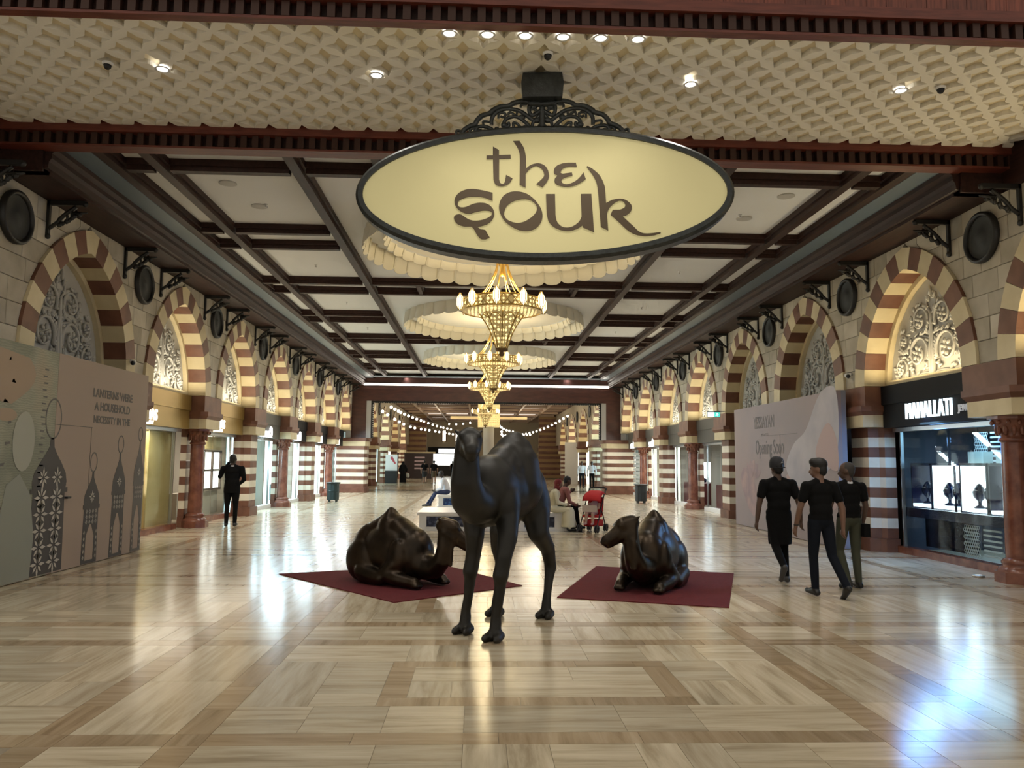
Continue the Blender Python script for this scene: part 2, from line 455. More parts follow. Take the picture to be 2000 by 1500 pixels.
# ---- voussoirs (shared meshes per side)
AK = math.acos((0.14-CY)/INR)          # angle at the key
def pt(r, a): return (CY+r*math.cos(a), ZS+r*math.sin(a))
VD0, VD1 = -0.05, 0.72
def vmesh(s, poly, m):
    mb = MB(); v0 = [(s*VD0, y, z) for y, z in poly]; v1 = [(s*VD1, y, z) for y, z in poly]; n = len(poly)
    mb.add(v0+v1, [tuple(range(n)), tuple(range(2*n-1, n-1, -1))]+[(i, (i+1) % n, n+(i+1) % n, n+i) for i in range(n)])
    return mb.mesh('voussoir', m)
VOUS = {}
for s in (-1, 1):
    L_ = []
    NV = 8
    for half in (1, -1):
        for k in range(NV):
            a0, a1 = AK*k/NV, AK*(k+1)/NV
            g = 0.0012
            inner = [pt(INR, a0+g+(a1-a0-2*g)*q/3) for q in range(4)]; outer = [pt(EXR, a0+g+(a1-a0-2*g)*q/3) for q in range(4)]
            poly = [(half*y, z) for y, z in inner+outer[::-1]]
            L_.append(vmesh(s, poly, M_CREAM if k % 2 == 0 else M_BROWN))
    ki = [pt(INR, AK), (0, ZS+math.sqrt(INR**2-CY**2))]; ko = [pt(EXR, AK), (0, ZS+math.sqrt(EXR**2-CY**2))]
    poly = [ki[0], ki[1], (-ki[0][0], ki[0][1]), (-ko[0][0], ko[0][1]), ko[1], ko[0]]
    L_.append(vmesh(s, poly, M_CREAM))
    VOUS[s] = L_

# ---- carved tympanum (shared mesh), local y along wall, z from springing, depth x
def tymp_outline(inset, n=10):
    r = INR-inset; a1 = math.acos(-CY/r)
    h = [pt(r, a1*k/n) for k in range(n+1)]
    return h+[(-y, z) for y, z in h[::-1][1:]]
TD = 0.47
def carving(s):
    mb = MB(); rr = random.Random(3); D = s*(TD-0.02)
    def P(y, z, o=0): return (D-s*o, y, ZS+z)
    def scroll(cy, cz, r, turns, a0, sgn, th=0.032):
        n = int(20*turns); pts = []; rad = []
        for i in range(n+1):
            t = i/n; q = r*(1-0.62*t); a = a0+sgn*2*PI*turns*t
            pts.append(P(cy+q*math.cos(a), cz+q*math.sin(a), 0.012+0.02*t)); rad.append(th*(1-0.35*t))
        mb.tube(pts, rad, 6)
        for k in range(6):                       # flower in the eye of the scroll
            a = 2*PI*k/6+0.3; mb.ball(P(cy+0.1*r/0.3*math.cos(a), cz+0.1*r/0.3*math.sin(a), 0.035), (0.03, 0.055*r/.3, 0.035*r/.3), 6, 4, rot=Matrix.Rotation(a, 3, 'X'))
        mb.ball(P(cy, cz, 0.05), (0.03, 0.035, 0.035), 6, 4)
        for k in range(int(14*turns)):           # leaves outside the stem
            a = a0+sgn*2*PI*turns*rr.random(); q = r*(1+0.12*rr.random())
            mb.ball(P(cy+q*math.cos(a), cz+q*math.sin(a), 0.02), (0.025, 0.07, 0.03), 6, 4, rot=Matrix.Rotation(a+rr.uniform(.4, 1.3), 3, 'X'))
    for h in (1, -1):
        mb.tube([P(h*(0.03+0.02*math.sin(k*0.6)), 0.06+0.13*k, 0.02) for k in range(10)], [0.05-0.0035*k for k in range(10)], 6)
        scroll(h*0.45, 0.52, 0.345, 1.15, PI*1.15 if h > 0 else -PI*.15, -h)
        scroll(h*1.05, 0.29, 0.225, 1.1, PI*1.3 if h > 0 else -PI*.3, -h, 0.026)
        scroll(h*0.36, 1.13, 0.275, 1.1, PI*1.2 if h > 0 else -PI*.2, -h, 0.028)
        scroll(h*0.93, 0.80, 0.205, 1.0, PI*1.1 if h > 0 else -PI*.1, h, 0.024)
        mb.tube(spline([P(h*0.04, 0.1), P(h*0.3, 0.13), P(h*0.7, 0.08), P(h*1.05, 0.06), P(h*1.3, 0.12)], 5), 0.024, 5)
        mb.tube(spline([P(h*0.04, .75), P(h*0.35, 0.82), P(h*0.6, 0.72), P(h*.78, 0.5), P(h*1.1, 0.52)], 5), 0.024, 5)
        mb.tube(spline([P(h*0.03, 1.2), P(h*0.15, 1.4), P(h*0.06, 1.6)], 5), 0.024, 5)
        for (y, z) in ((.2, .26), (.66, .2), (.74, .36), (.12, .85), (.62, 1.0), (.16, 1.3), (.1, 1.5), (1.2, .2), (.68, .62), (1.12, .48)):
            for k in range(3):
                mb.ball(P(h*(y+rr.uniform(-.05, .05)), z+rr.uniform(-.05, .05), 0.01), (0.03, 0.06, 0.026), 6, 4, rot=Matrix.Rotation(rr.uniform(0, 3), 3, 'X'))
    mb.ball(P(0, 1.62, 0.02), (0.035, 0.04, 0.11), 6, 4)
    return mb.mesh('carving', M_PLASTER)
CARV = {s: carving(s) for s in (-1, 1)}
TPAN = {}; TFRM = {}
for s in (-1, 1):
    po = tymp_outline(0.0); n = len(po)
    TPAN[s] = MB().add([(s*TD, y, z) for y, z in po]+[(s*(TD+.1), y, z) for y, z in po],
                [tuple(range(n)), tuple(range(2*n-1, n-1, -1))]+[(i, (i+1) % n, n+(i+1) % n, n+i) for i in range(n)]).mesh('tympanum_panel', M_PLASTER)
    pi_ = tymp_outline(0.10)
    pi_ = [(y, z+(0.09 if abs(z-ZS) < 1e-6 else 0.0)) for y, z in pi_]
    v = []; f = []
    for d in (TD-0.10, TD): v += [(s*d, y, z) for y, z in po]+[(s*d, y, z) for y, z in pi_]
    for i in range(n):
        j = (i+1) % n
        f += [(i, j, n+j, n+i), (2*n+i, 3*n+i, 3*n+j, 2*n+j), (i, 2*n+i, 2*n+j, j), (n+i, n+j, 3*n+j, 3*n+i)]
    TFRM[s] = MB().add(v, f).mesh('tympanum_frame', M_CREAM)
SHOPWORD = {-1: ['', 'hidden behind the lantern hoarding', 'over the gold shop by the hoarding', 'over the gold shop behind the suited man', 'over the first cyan-lit shop', 'over the second cyan-lit shop', 'two before the end portal', 'next to the end portal'],
            1: ['cut by the picture edge', 'over the blue-lit jewellery window', 'above the near end of the pink hoarding', 'above the far end of the pink hoarding', 'behind the green exit sign', 'over the glass case shop', 'two before the end portal', 'next to the end portal']}
ARCHES = {}
for s in (-1, 1):
    for i, yc in enumerate(ARCH_Y[s]):
        if s < 0 and i == 0: continue
        lab = '%s striped arch of the %s wall%s' % (ORD[i], SN[s], ' '+SHOPWORD[s][i] if SHOPWORD[s][i] else '')
        a = empty('pointed_arch', (s*HW, yc, 0), 0, lab, 'arch', 'striped arches of the arcade'); ARCHES[(s, i)] = a
        for me in VOUS[s]: inst('voussoir', me, a)
        t = inst('tympanum_panel', TPAN[s], a); inst('tympanum_frame', TFRM[s], a); c = inst('carving', CARV[s], t)
        lit = not (s > 0 and i in (2, 3)) and not (s < 0 and i <= 1)
        if lit:      # hidden strip light on the sill, washing the arch from below
            col = (1.0, 0.80, 0.46) if i < 2 else (1.0, 0.87, 0.62)
            lamp('arch_uplight', 'AREA', (s*(HW+0.18), yc, ZS+0.05), 28, col, 2.6, (PI, 0, PI/2), size_y=0.1)

# ---- imposts, piers and columns
def poly_scale(p, k): return [(x*k, y*k) for x, y in p]
PIERP = [(-.50, .62), (-.50, .40), (-.42, .32), (-.36, .13), (.36, .13), (.42, .32), (.50, .40), (.50, .62)]     # (y, depth)
SLIMP = [(-.15, .68), (-.15, .53), (.15, .53), (.15, .68)]
def pz(mb, s, poly, z0, z1, mi=0, poly2=None):
    a = [(s*d, y) for y, d in poly]; b = [(s*d, y) for y, d in (poly2 or poly)]
    mb.prism(a, z0, z1, 2, mi, b); return mb
def rim(poly, e, eb=0.0): return [(y+math.copysign(e, y), d-(e if d < 0.45 else -eb)) for y, d in poly]
PM = {}
for s in (-1, 1):
    PM[s, 'springer'] = pz(MB(), s, [(-.645, .6), (-.645, -.045), (.645, -.045), (.645, .6)], 2.90, ZS-.003).mesh('springer', M_BROWN)
    w_ = [(-.62, .75), (-.62, .12), (-.54, -.05), (.54, -.05), (.62, .12), (.62, .75)]
    PM[s, 'impost_slab'] = pz(pz(MB(), s, rim(w_, .06), 2.80, 2.90), s, w_, 2.72, 2.80, 0, rim(w_, .06)).mesh('impost_slab', M_BROWN)
    PM[s, 'impost_band'] = pz(MB(), s, rim(w_, .0), 2.48, 2.72).mesh('impost_band', M_CREAM)
    wc = [(-.60, .9), (-.60, .10), (-.52, -.06), (.52, -.06), (.60, .10), (.60, .9)]
    PM[s, 'cimpost_slab'] = pz(pz(MB(), s, rim(wc, .06), 2.80, 2.90), s, wc, 2.72, 2.80, 0, rim(wc, .06)).mesh('impost_slab', M_BROWN)
    PM[s, 'cimpost_band'] = pz(MB(), s, rim(wc, .0), 2.48, 2.72).mesh('impost_band', M_CREAM)
    n = 11; h = (2.48-0.26)/n
    for k in range(n):
        PM[s, 'course', k] = pz(MB(), s, PIERP, 0.26+h*k+.001, 0.26+h*(k+1)-.001).mesh('course', M_WHITEBAND if k % 2 else M_BROWN)
        PM[s, 'slim', k] = pz(MB(), s, SLIMP, 0.26+h*k+.001, 0.26+h*(k+1)-.001).mesh('course', M_WHITEBAND if k % 2 else M_BROWN)
    PM[s, 'plinth'] = pz(MB(), s, rim(PIERP, .06), 0, 0.26, 0).mesh('plinth', M_BROWN)
    PM[s, 'slimplinth'] = pz(MB(), s, rim(SLIMP, .03), 0, 0.26, 0).mesh('plinth', M_BROWN)
    cx = s*0.30
    PM[s, 'shaft'] = MB().lathe([(0.175, 0.36), (0.18, 0.5), (0.165, 2.1)], 20, (cx, 0, 0)).mesh('shaft', M_REDMARBLE)
    b = MB().prism([(cx+.34*math.cos(PI/8+q*PI/4), .34*math.sin(PI/8+q*PI/4)) for q in range(8)], 0, 0.16)
    b.lathe([(.30, .16), (.27, .22), (.22, .24), (.24, .28), (.24, .31), (.18, .36)], 20, (cx, 0, 0))
    PM[s, 'base'] = b.mesh('base', M_REDMARBLE)
    b = MB().lathe([(.165, 2.08), (.20, 2.10), (.20, 2.14), (.17, 2.16), (.19, 2.25), (.27, 2.40), (.30, 2.44)], 20, (cx, 0, 0))
    b.prism([(cx+.34*math.cos(PI/8+q*PI/4), .34*math.sin(PI/8+q*PI/4)) for q in range(8)], 2.43, 2.48)
    for q in range(12):
        a = 2*PI*q/12; b.ball((cx+.215*math.cos(a), .215*math.sin(a), 2.27), (.03, .04, .09), 6, 4, rot=Matrix.Rotation(a, 3, 'Z'))
        b.ball((cx+.275*math.cos(a+.26), .275*math.sin(a+.26), 2.38), (.035, .035, .04), 6, 4)
    PM[s, 'capital'] = b.mesh('capital', M_REDMARBLE)
for s in (-1, 1):
    np_ = 0; nc = 0
    for i, yp in enumerate(PIER_Y):
        major = i % 2 == 1
        if major:
            np_ += 1
            lab = '%s brown and white striped wall pier on the %s from the front' % (ORD[np_-1], SN[s])
            p = empty('striped_pier', (s*HW, yp, 0), 0, lab, 'pier', 'striped piers of the arcade')
            for k in range(11): inst('course', PM[s, 'course', k], p)
            inst('plinth', PM[s, 'plinth'], p)
        else:
            nc += 1
            lab = '%s red marble column with capital along the %s arcade from the front' % (ORD[nc-1], SN[s])
            p = empty('marble_column', (s*HW, yp, 0), 0, lab, 'column', 'marble columns of the arcade')
            for k in range(11): inst('course', PM[s, 'slim', k], p)
            inst('plinth', PM[s, 'slimplinth'], p); inst('shaft', PM[s, 'shaft'], p); inst('base', PM[s, 'base'], p); inst('capital', PM[s, 'capital'], p)
        c_ = '' if major else 'c'
        inst('springer', PM[s, 'springer'], p); inst('impost_slab', PM[s, c_+'impost_slab'], p); inst('impost_band', PM[s, c_+'impost_band'], p)

# ---- round medallions between the arches
for s in (-1, 1):
    ring = MB(); disc = MB()
    pr = [(0.40, 0.0), (0.40, .07), (.36, .09), (.33, .06), (.33, 0.03)]
    ring.lathe(pr, 32); disc.lathe([(.335, .035), (.30, .02), (.12, .03), (.1, .05), (0.0, .05)], 32)
    for mb in (ring, disc): mb.v = [(-s*z, x, y) for x, y, z in mb.v]
    rm, dm = ring.mesh('rim', M_IRON), disc.mesh('dish', M_DARKDISC)
    for i, yp in enumerate(PIER_Y):
        o = empty('round_medallion', (s*(HW-0.012), yp, 5.25), 0, '%s round dark medallion from the front on the %s wall' % (ORD[i], SN[s]), 'medallion', 'medallions between the arches')
        inst('rim', rm, o); inst('dish', dm, o)

# ---- iron brackets under the cornice
for s in (-1, 1):
    post = MB().box((-.045*1, -.03, 5.22), (.0, .03, 5.79)); post.ball((-.025, 0, 5.22), (.045, .045, .05), 8, 5)
    arm = MB().box((-.58, -.03, 5.72), (0, .03, 5.79)); arm.ball((-.58, 0, 5.745), (.05, .035, .05), 8, 5)
    brace = MB().tube(spline([(-.03, 0, 5.34), (-.16, 0, 5.44), (-.26, 0, 5.56), (-.44, 0, 5.70)], 5), .032, 6)
    leaf = MB()
    leaf.tube([(-.22+.11*(1-t/14)*math.cos(2.2+t*.45), 0, 5.50+.11*(1-t/14)*math.sin(2.2+t*.45)) for t in range(14)], .022, 5)
    leaf.tube([(-.40+.07*(1-t/14)*math.cos(2.2+t*.45), 0, 5.58+.07*(1-t/14)*math.sin(2.2+t*.45)) for t in range(14)], .02, 5)
    for q in range(7): leaf.ball((-.20-.05*q+.02*(q % 2), R.uniform(-.03, .03), 5.40+.028*q), (.045, .03, .04), 6, 4)
    leaf.tube([(-.38, 0, 5.60), (-.52, 0, 5.60), (-.62, 0, 5.61)], [.03, .025, .012], 5)
    ms = []
    for nm, mb in (('post', post), ('arm', arm), ('brace', brace), ('scroll_leaf', leaf)):
        mb.v = [(s*x, y, z) for x, y, z in mb.v]; ms.append((nm, mb.mesh(nm, M_IRON)))
    n = 0
    for i, yc in enumerate(ARCH_Y[s]):
        for q, dy in enumerate((-1.38, 1.38)):
            if i == 0 and q == 0: continue
            b = empty('cornice_bracket', (s*HW, yc+dy, 0), 0, 'black iron bracket under the cornice, %s flank of the %s arch on the %s' % (('near', 'far')[q], ORD[i], SN[s]), 'bracket', 'iron brackets under the cornice')
            for nm, me in ms: inst(nm, me, b)

# ================================================================== cornice, coffered ceiling
YA, YE = 11.25, 43.15
for s in (-1, 1):
    prof = [(7.36, 5.80), (6.72, 5.80), (6.72, 5.845), (6.67, 5.86), (6.655, 5.95), (6.62, 6.0), (6.62, 6.07), (6.56, 6.12), (6.56, 6.20), (6.56, 6.5), (7.36, 6.5)]
    o = MB().prism([(s*x, z) for x, z in prof], YA, YE, 1).build('trim_cornice_'+SN[s], M_WOOD); tag(o, None, None, None, 'structure')
    o = MB().box((s*6.56, YA, 6.19), (s*6.20, YE, 6.24)).build('trim_soffit_'+SN[s], M_BLUEGREY); tag(o, None, None, None, 'structure')
ce = MB().box((-6.6, YA, 6.44), (6.6, YE, 6.5)).build('ceiling', M_SHELL); tag(ce, 'coffered hall ceiling of white panels and dark beams', None, None, 'structure')
YS = [Y0+BAY*i for i in range(0, 8)]            # narrow strips
def cpanel(x0, x1, y0, y1): MB().box((x0, y0, 6.38), (x1, y1, 6.44)).build('ceiling_panel', M_PANEL, ce)
def beam(x0, x1, y0, y1, along, mt=M_WOOD):
    mb = MB(); w2 = .05
    mb.box((x0, y0, 6.28), (x1, y1, 6.44))
    if along == 'y': mb.box((x0+w2, y0, 6.20), (x1-w2, y1, 6.28))
    else: mb.box((x0, y0+w2, 6.20), (x1, y1-w2, 6.28))
    mb.build('ceiling_beam', mt, ce)
LX = [6.12, 5.45, 3.35]
NS = 0.57
for s in (-1, 1):
    for x in LX: beam(min(s*x-.13, s*x+.13), max(s*x-.13, s*x+.13), YA, YE, 'y')
    cols = [(5.58, 5.99), (3.48, 5.32)]
    for a, b in cols:
        xa, xb = sorted((s*a, s*b))
        for i, y in enumerate(YS):
            cpanel(xa, xb, max(YA, y-NS+.1), min(YE, y+NS-.1))
            if i < 7: cpanel(xa, xb, y+NS+.1, y+BAY-NS-.1)
            for q in (-1, 1):
                if y+q*NS+.12 < YE and y+q*NS-.12 > YA: beam(xa, xb, y+q*NS-.12, y+q*NS+.12, 'x')
for i in range(0, 8, 2):
    y = YS[i]
    for q in (-1, 1):
        if y+q*NS-.12 > YA: beam(-3.22, 3.22, y+q*NS-.12, y+q*NS+.12, 'x')
    for xa, xb in ((-3.22, -2.15), (-1.95, -.1), (.1, 1.95), (2.15, 3.22)): cpanel(xa, xb, max(YA, y-NS+.1), y+NS-.1)
    for x in (-2.05, 0, 2.05): beam(x-.1, x+.1, max(YA, y-NS+.12), y+NS-.12, 'y')
    if i+2 < 8: cpanel(-3.22, 3.22, y+NS+.1, YS[i+2]-NS-.1)
cpanel(-3.22, 3.22, YS[6]+NS+.1, YE)

# ================================================================== entrance soffit: carved star lattice between two wooden beams
BY0, BY1, BY2 = 8.06, 8.17, 11.0
lat = MB().box((-10.5, BY1, 6.46), (10.5, BY2+.1, 6.56)).build('ceiling_entrance', M_LATBACK); tag(lat, 'carved cream star lattice ceiling over the entrance', None, None, 'structure')
TX, TY = 0.46, (BY2-BY1)/6.0
def star(cx, cy, hx, hy, n=5):
    """four-pointed star with curved-in sides and a small nick at the waist"""
    pts = []
    for q in range(4):
        a = q*PI/2
        for k in range(n):
            t = k/n; r = 1.0-0.52*math.sin(PI*t)**0.78
            an = a+t*PI/2; pts.append((cx+hx*r*math.cos(an), cy+hy*r*math.sin(an)))
    return pts
def lattice_tile():
    """one tile: plate with a star hole, quarter stars cut from its corners"""
    b = bmesh.new(); hx, hy = TX*.5, TY*.5
    zt, zb = 6.46, 6.40
    hole = star(0, 0, .405*TX, .405*TY)
    n = len(hole)
    def Q(ix, iy):     # quarter star in the corner, going round the tile outline counter-clockwise
        full = star(ix*hx, iy*hy, .405*TX, .405*TY)
        return [p for p in full if abs(p[0]) <= hx+1e-6 and abs(p[1]) <= hy+1e-6]
    out = []
    for ix, iy in ((1, 1), (-1, 1), (-1, -1), (1, -1)):
        q = Q(ix, iy); q.sort(key=lambda p: math.atan2(p[1]-0, p[0]-0)); 
        if ix == -1 and iy == -1: pass
        out += q
    out.sort(key=lambda p: math.atan2(p[1], p[0]))
    def loop(pts, z): return [b.verts.new((x, y, z)) for x, y in pts]
    for z in (zb,):
        h = loop(hole, z); o = loop(out, z)
        eds = [b.edges.new((h[i], h[(i+1) % n])) for i in range(n)]+[b.edges.new((o[i], o[(i+1) % len(o)])) for i in range(len(o))]
        bmesh.ops.triangle_fill(b, use_beauty=True, use_dissolve=False, edges=eds)
    h2 = loop([(x*.92, y*.92) for x, y in hole], zt); o2 = loop(out, zt)
    for i in range(n): b.faces.new((h[i], h[(i+1) % n], h2[(i+1) % n], h2[i]))
    m_ = len(o)
    for i in range(m_): b.faces.new((o[i], o2[i], o2[(i+1) % m_], o[(i+1) % m_]))
    bmesh.ops.recalc_face_normals(b, faces=b.faces)
    me = bpy.data.meshes.new('lattice_tile'); b.to_mesh(me); b.free(); me.materials.append(M_LATTICE); return me
lt = lattice_tile()
for j in range(6):
    for i in range(-17, 18):
        inst('lattice_tile', lt, lat, (i*TX, BY1+TY*(j+.5), 0))
M_DENTIL = mat('dentil_wood', (0.05, 0.022, 0.015), 0.5, spec=.3)
def dentil_beam(name, y0, y1, z0, z1, ztop, label):
    o = MB(); o.box((-10.5, y0+.09, z0+.03), (10.5, max(y1, y0+.12), ztop)); o.box((-10.5, y0, z0), (10.5, max(y1, y0+.12), z0+.03), 1); o.box((-10.5, y0-.05, z0+.20), (10.5, y0+.09, ztop), 1)
    t = o.build(name, [M_WOOD, M_REDWOOD]); tag(t, label, None, None, 'structure')
    d = MB().box((-.042, y0-.005, z0+.032), (.042, y0+.10, z0+.198)).mesh('dentil', M_DENTIL)
    for i in range(-46, 47): inst('dentil', d, t, (i*.160, 0, 0))
    return t
dentil_beam('trim_beam_front', BY0, BY1, 6.38, 6.55, 6.70, 'dark wooden beam with dentils at the top of the picture')
dentil_beam('trim_beam_back', BY2, BY2+.25, 6.10, 6.3, 6.46, 'red-brown wooden beam with dentils behind the sign')
# planks above the front beam
pw = MB().box((-10.5, BY0+.13, 6.6), (10.5, BY0+.3, 9.0)).build('wall_front_upper', M_WOOD); tag(pw, 'red wooden plank wall above the front beam', None, None, 'structure')
pk = MB().box((-.112, BY0+.06, 6.64), (.112, BY0+.13, 9.0)).mesh('plank', M_PLANK)
for i in range(-36, 37): inst('plank', pk, pw, (i*.228, 0, 0))
# side returns beside the entrance
for s in (-1, 1):
    o = MB().box((s*HW, 7.6, 5.8), (s*10.6, 11.3, 6.6)).build('wall_'+SN[s]+'_return', M_WOOD); tag(o, None, None, None, 'structure')
    o = MB().box((s*6.72, BY2+.2, 5.80), (s*7.4, 11.4, 6.3)).build('trim_cornice_stub_'+SN[s], M_WOOD); tag(o, None, None, None, 'structure')
# ================================================================== shop fronts in the arches
M_GOLD = mat('gold_fascia', (0.42, 0.28, 0.08), 0.3, 0.6)
M_GOLDPANEL = mat('gold_panel', (0.60, 0.44, 0.17), 0.3, 0.35, col2=(0.66, 0.50, 0.22), scale=2)
M_GREYF = mat('grey_fascia', (0.085, 0.078, 0.064), 0.5)
M_DARKF = mat('dark_fascia', (0.006, 0.006, 0.008), 0.6, spec=.2)
E_WHITE = emis('sign_white', (1, 1, 1), 2.2)
E_BLUEW = emis('sign_bluewhite', (0.75, 0.92, 1.0), 1.8)
E_BOX = emis('display_white', (1.0, 0.97, 0.9), 3.2)
E_BOXB = emis('display_cool', (0.80, 0.95, 1.0), 4.0)
E_CYAN = emis('shop_glow_cyan', (0.66, 0.95, 1.0), 2.0)  # wall glow: shop brightness put into the material
E_SHOPW = emis('shop_glow_white', (0.93, 1.0, 0.98), 2.6)
E_CREAM = emis('shop_glow_cream', (1.0, 0.97, 0.82), 1.5)
M_CABINET = mat('blue_black_cabinet', (0.004, 0.008, 0.03), 0.2, spec=.3)
M_MAROON = mat('maroon_cabinet', (0.12, 0.016, 0.02), 0.35)
M_SHOPWALL = mat('shop_wall', (0.55, 0.50, 0.42), 0.7)
M_SHOPDARK = mat('shop_dark_wall', (0.05, 0.06, 0.085), 0.5)
M_SILVER = mat('silver_lattice', (0.62, 0.66, 0.66), 0.35, 0.5)
M_SLAT = mat('pale_slat', (0.55, 0.6, 0.6), 0.4)

def X(s, d): return s*(HW+d)
def sbox(mb, s, d0, d1, y0, y1, z0, z1, mi=0):
    a, b = sorted((X(s, d0), X(s, d1))); return mb.box((a, y0, z0), (b, y1, z1), mi)
def scribble(s, y, z, w_, h_, d, seed):
    """a line of unreadable cursive light lettering"""
    rr = random.Random(seed); mb = MB(); n = 5
    for k in range(n):
        yc = y+s*(-w_/2+w_*(k+.5)/n)*1; hh = h_*(1.0 if k == 0 else rr.uniform(.5, .62)); r = w_/n*.42
        pts = [(X(s, d), yc+s*r*math.cos(a), z+hh/2-h_/2+hh/2*math.sin(a)) for a in [q*PI/5 for q in range(9)]]
        mb.tube(pts, .03, 6)
    mb.tube([(X(s, d), y-s*w_/2, z-h_/2), (X(s, d), y+s*w_/2, z-h_/2)], .02, 6)
    return mb
def shop(s, i, style, label):
    yc = ARCH_Y[s][i]; y0, y1 = yc-1.62, yc+1.62
    root = empty('shop_front', (0, 0, 0), 0, label, 'shop front', 'shop fronts of the arcade')
    fm = {'gold': M_GOLD, 'dark': M_DARKF, 'grey': M_GREYF, 'cyan': M_GREYF, 'white': M_DARKF, 'cream': M_GREYF}[style]
    mb = MB(); sbox(mb, s, .28, .70, y0+.02, y1-.02, 2.92, ZS-.012); sbox(mb, s, .31, .70, y0+.02, y1-.02, 2.46, 2.92)
    mb.build('fascia', fm, root)
    mb = MB(); sbox(mb, s, .50, .70, y0, y1, 2.38, 2.455); mb.build('head_rail', M_STEEL, root)
    back = {'gold': M_SHOPWALL, 'dark': M_SHOPDARK, 'grey': M_SHOPDARK, 'cyan': E_CYAN, 'white': E_SHOPW, 'cream': E_CREAM}[style]  # bright shops: the back wall itself glows in place of shop lighting
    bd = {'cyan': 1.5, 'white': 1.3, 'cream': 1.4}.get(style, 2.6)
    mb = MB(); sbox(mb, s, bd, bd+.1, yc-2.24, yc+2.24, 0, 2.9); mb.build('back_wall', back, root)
    for q in (-2.21, 2.21): mb = MB(); sbox(mb, s, 1.0, 2.6, yc+q-.03, yc+q+.03, 0, 2.9); mb.build('partition', M_SHOPDARK if style == 'dark' else M_SHOPWALL, root)
    mb = MB(); sbox(mb, s, .70, 2.7, yc-2.17, yc+2.17, 2.6, 2.66); mb.build('shop_ceiling', M_WHITE, root)
    for a, b in ((y0, yc-.02), (yc+.02, y1)):
        mb = MB(); sbox(mb, s, .66, .675, a+.03, b-.03, .16, 2.38); mb.build('glass_pane', M_GLASS, root)
    for y in (y0+.015, y1-.015): mb = MB(); sbox(mb, s, .64, .70, y-.02, y+.02, .1, 2.4); mb.build('glass_frame', M_STEEL, root)
    mb = MB(); sbox(mb, s, .56, .76, y0-.1, y1+.1, 0.0, .13); mb.build('sill', M_REDMARBLE if style in ('dark', 'gold') else M_WHITE, root)
    return root, yc, y0, y1

def frame_grid(name, s, d, y0, y1, z0, z1, ny, nz, label, box=E_BOX, fr=None):
    t = empty(name, (0, 0, 0), 0, label, 'display window')
    fr = fr or mat('window_bronze', (0.10, 0.065, 0.04), 0.4)
    dy = (y1-y0)/ny; dz = (z1-z0)/nz; mb = MB()
    for k in range(ny+1): sbox(mb, s, d-.04, d+.06, y0+dy*k-.03, y0+dy*k+.03, z0-.03, z1+.03)
    for k in range(nz+1): sbox(mb, s, d-.04, d+.06, y0-.03, y1+.03, z0+dz*k-.03, z0+dz*k+.03)
    mb.build('frame', fr, t)
    for a in range(ny):
        for b in range(nz):
            mb = MB(); sbox(mb, s, d+.02, d+.05, y0+dy*a+.03, y0+dy*(a+1)-.03, z0+dz*b+.03, z0+dz*(b+1)-.03); mb.build('lit_pane', box, t)
    return t
M_FLOOR_D = M_CABINET
# --- left wall
r_, yc, y0, y1 = shop(-1, 2, 'gold', 'gold jewellery shop front beside the lantern hoarding')
wall_text('sign_letters', 'DAMAS', .34, E_WHITE, r_, -1, yc-1.0, 2.58, X(-1, .29), .012, 1.0, .004)
wall_text('sign_subline', 'JEWELLERY', .12, E_WHITE, r_, -1, yc-1.0, 2.475, X(-1, .29), .01, 1.25, .0)
mb = MB(); sbox(mb, -1, .72, .80, yc+.25, y1-.02, .13, 2.37); mb.build('gold_panel', M_GOLDPANEL, r_)
frame_grid('display_window', -1, .90, yc-1.4, yc+.10, .85, 1.95, 2, 2, 'lit display window with two rows of panes at the hoarding edge')
lamp('shop_light', 'AREA', (X(-1, .75), yc, 2.36), 60, (1, .9, .72), 2.6, (0, 0, 0), size_y=.3)
r_, yc, y0, y1 = shop(-1, 3, 'gold', 'second gold jewellery shop front with lit panes behind the suited man')
wall_text('sign_letters', 'DAMAS', .34, E_WHITE, r_, -1, yc-.75, 2.58, X(-1, .29), .012, 1.0, .004)
wall_text('sign_subline', 'JEWELLERY', .12, E_WHITE, r_, -1, yc-.75, 2.475, X(-1, .29), .01, 1.25, .0)
mb = MB(); sbox(mb, -1, .94, 1.0, yc+.1, y1, 2.0, 2.37); mb.build('gold_panel', M_GOLDPANEL, r_)
frame_grid('display_window', -1, .92, yc-1.45, yc+1.5, .85, 1.95, 4, 2, 'lit display window with grid of white panes behind the suited man')
mb = MB(); sbox(mb, -1, 1.0, 1.3, y0, y1, .13, .8); mb.build('cabinet', mat('beige_cabinet', (.42, .36, .27), .4), r_)
lamp('shop_light', 'AREA', (X(-1, .75), yc, 2.36), 60, (1, .9, .72), 2.6, (0, 0, 0), size_y=.3)
fx = empty('fire_extinguisher', (X(-1, .82), 22.3, .13), 0, 'red fire extinguisher behind glass of the gold shop', 'fire extinguisher')
MB().lathe([(0, 0), (.08, 0), (.085, .03), (.085, .40), (.05, .47), (.025, .49), (0, .49)], 14).build('cylinder', mat('extinguisher_red', (.45, .03, .02), .35), fx)
MB().box((-.02, -.06, .49), (.02, .06, .53)).tube([(0, .05, .5), (.06, .1, .42), (.09, .1, .2)], .012, 5).build('valve', M_BLACK, fx)
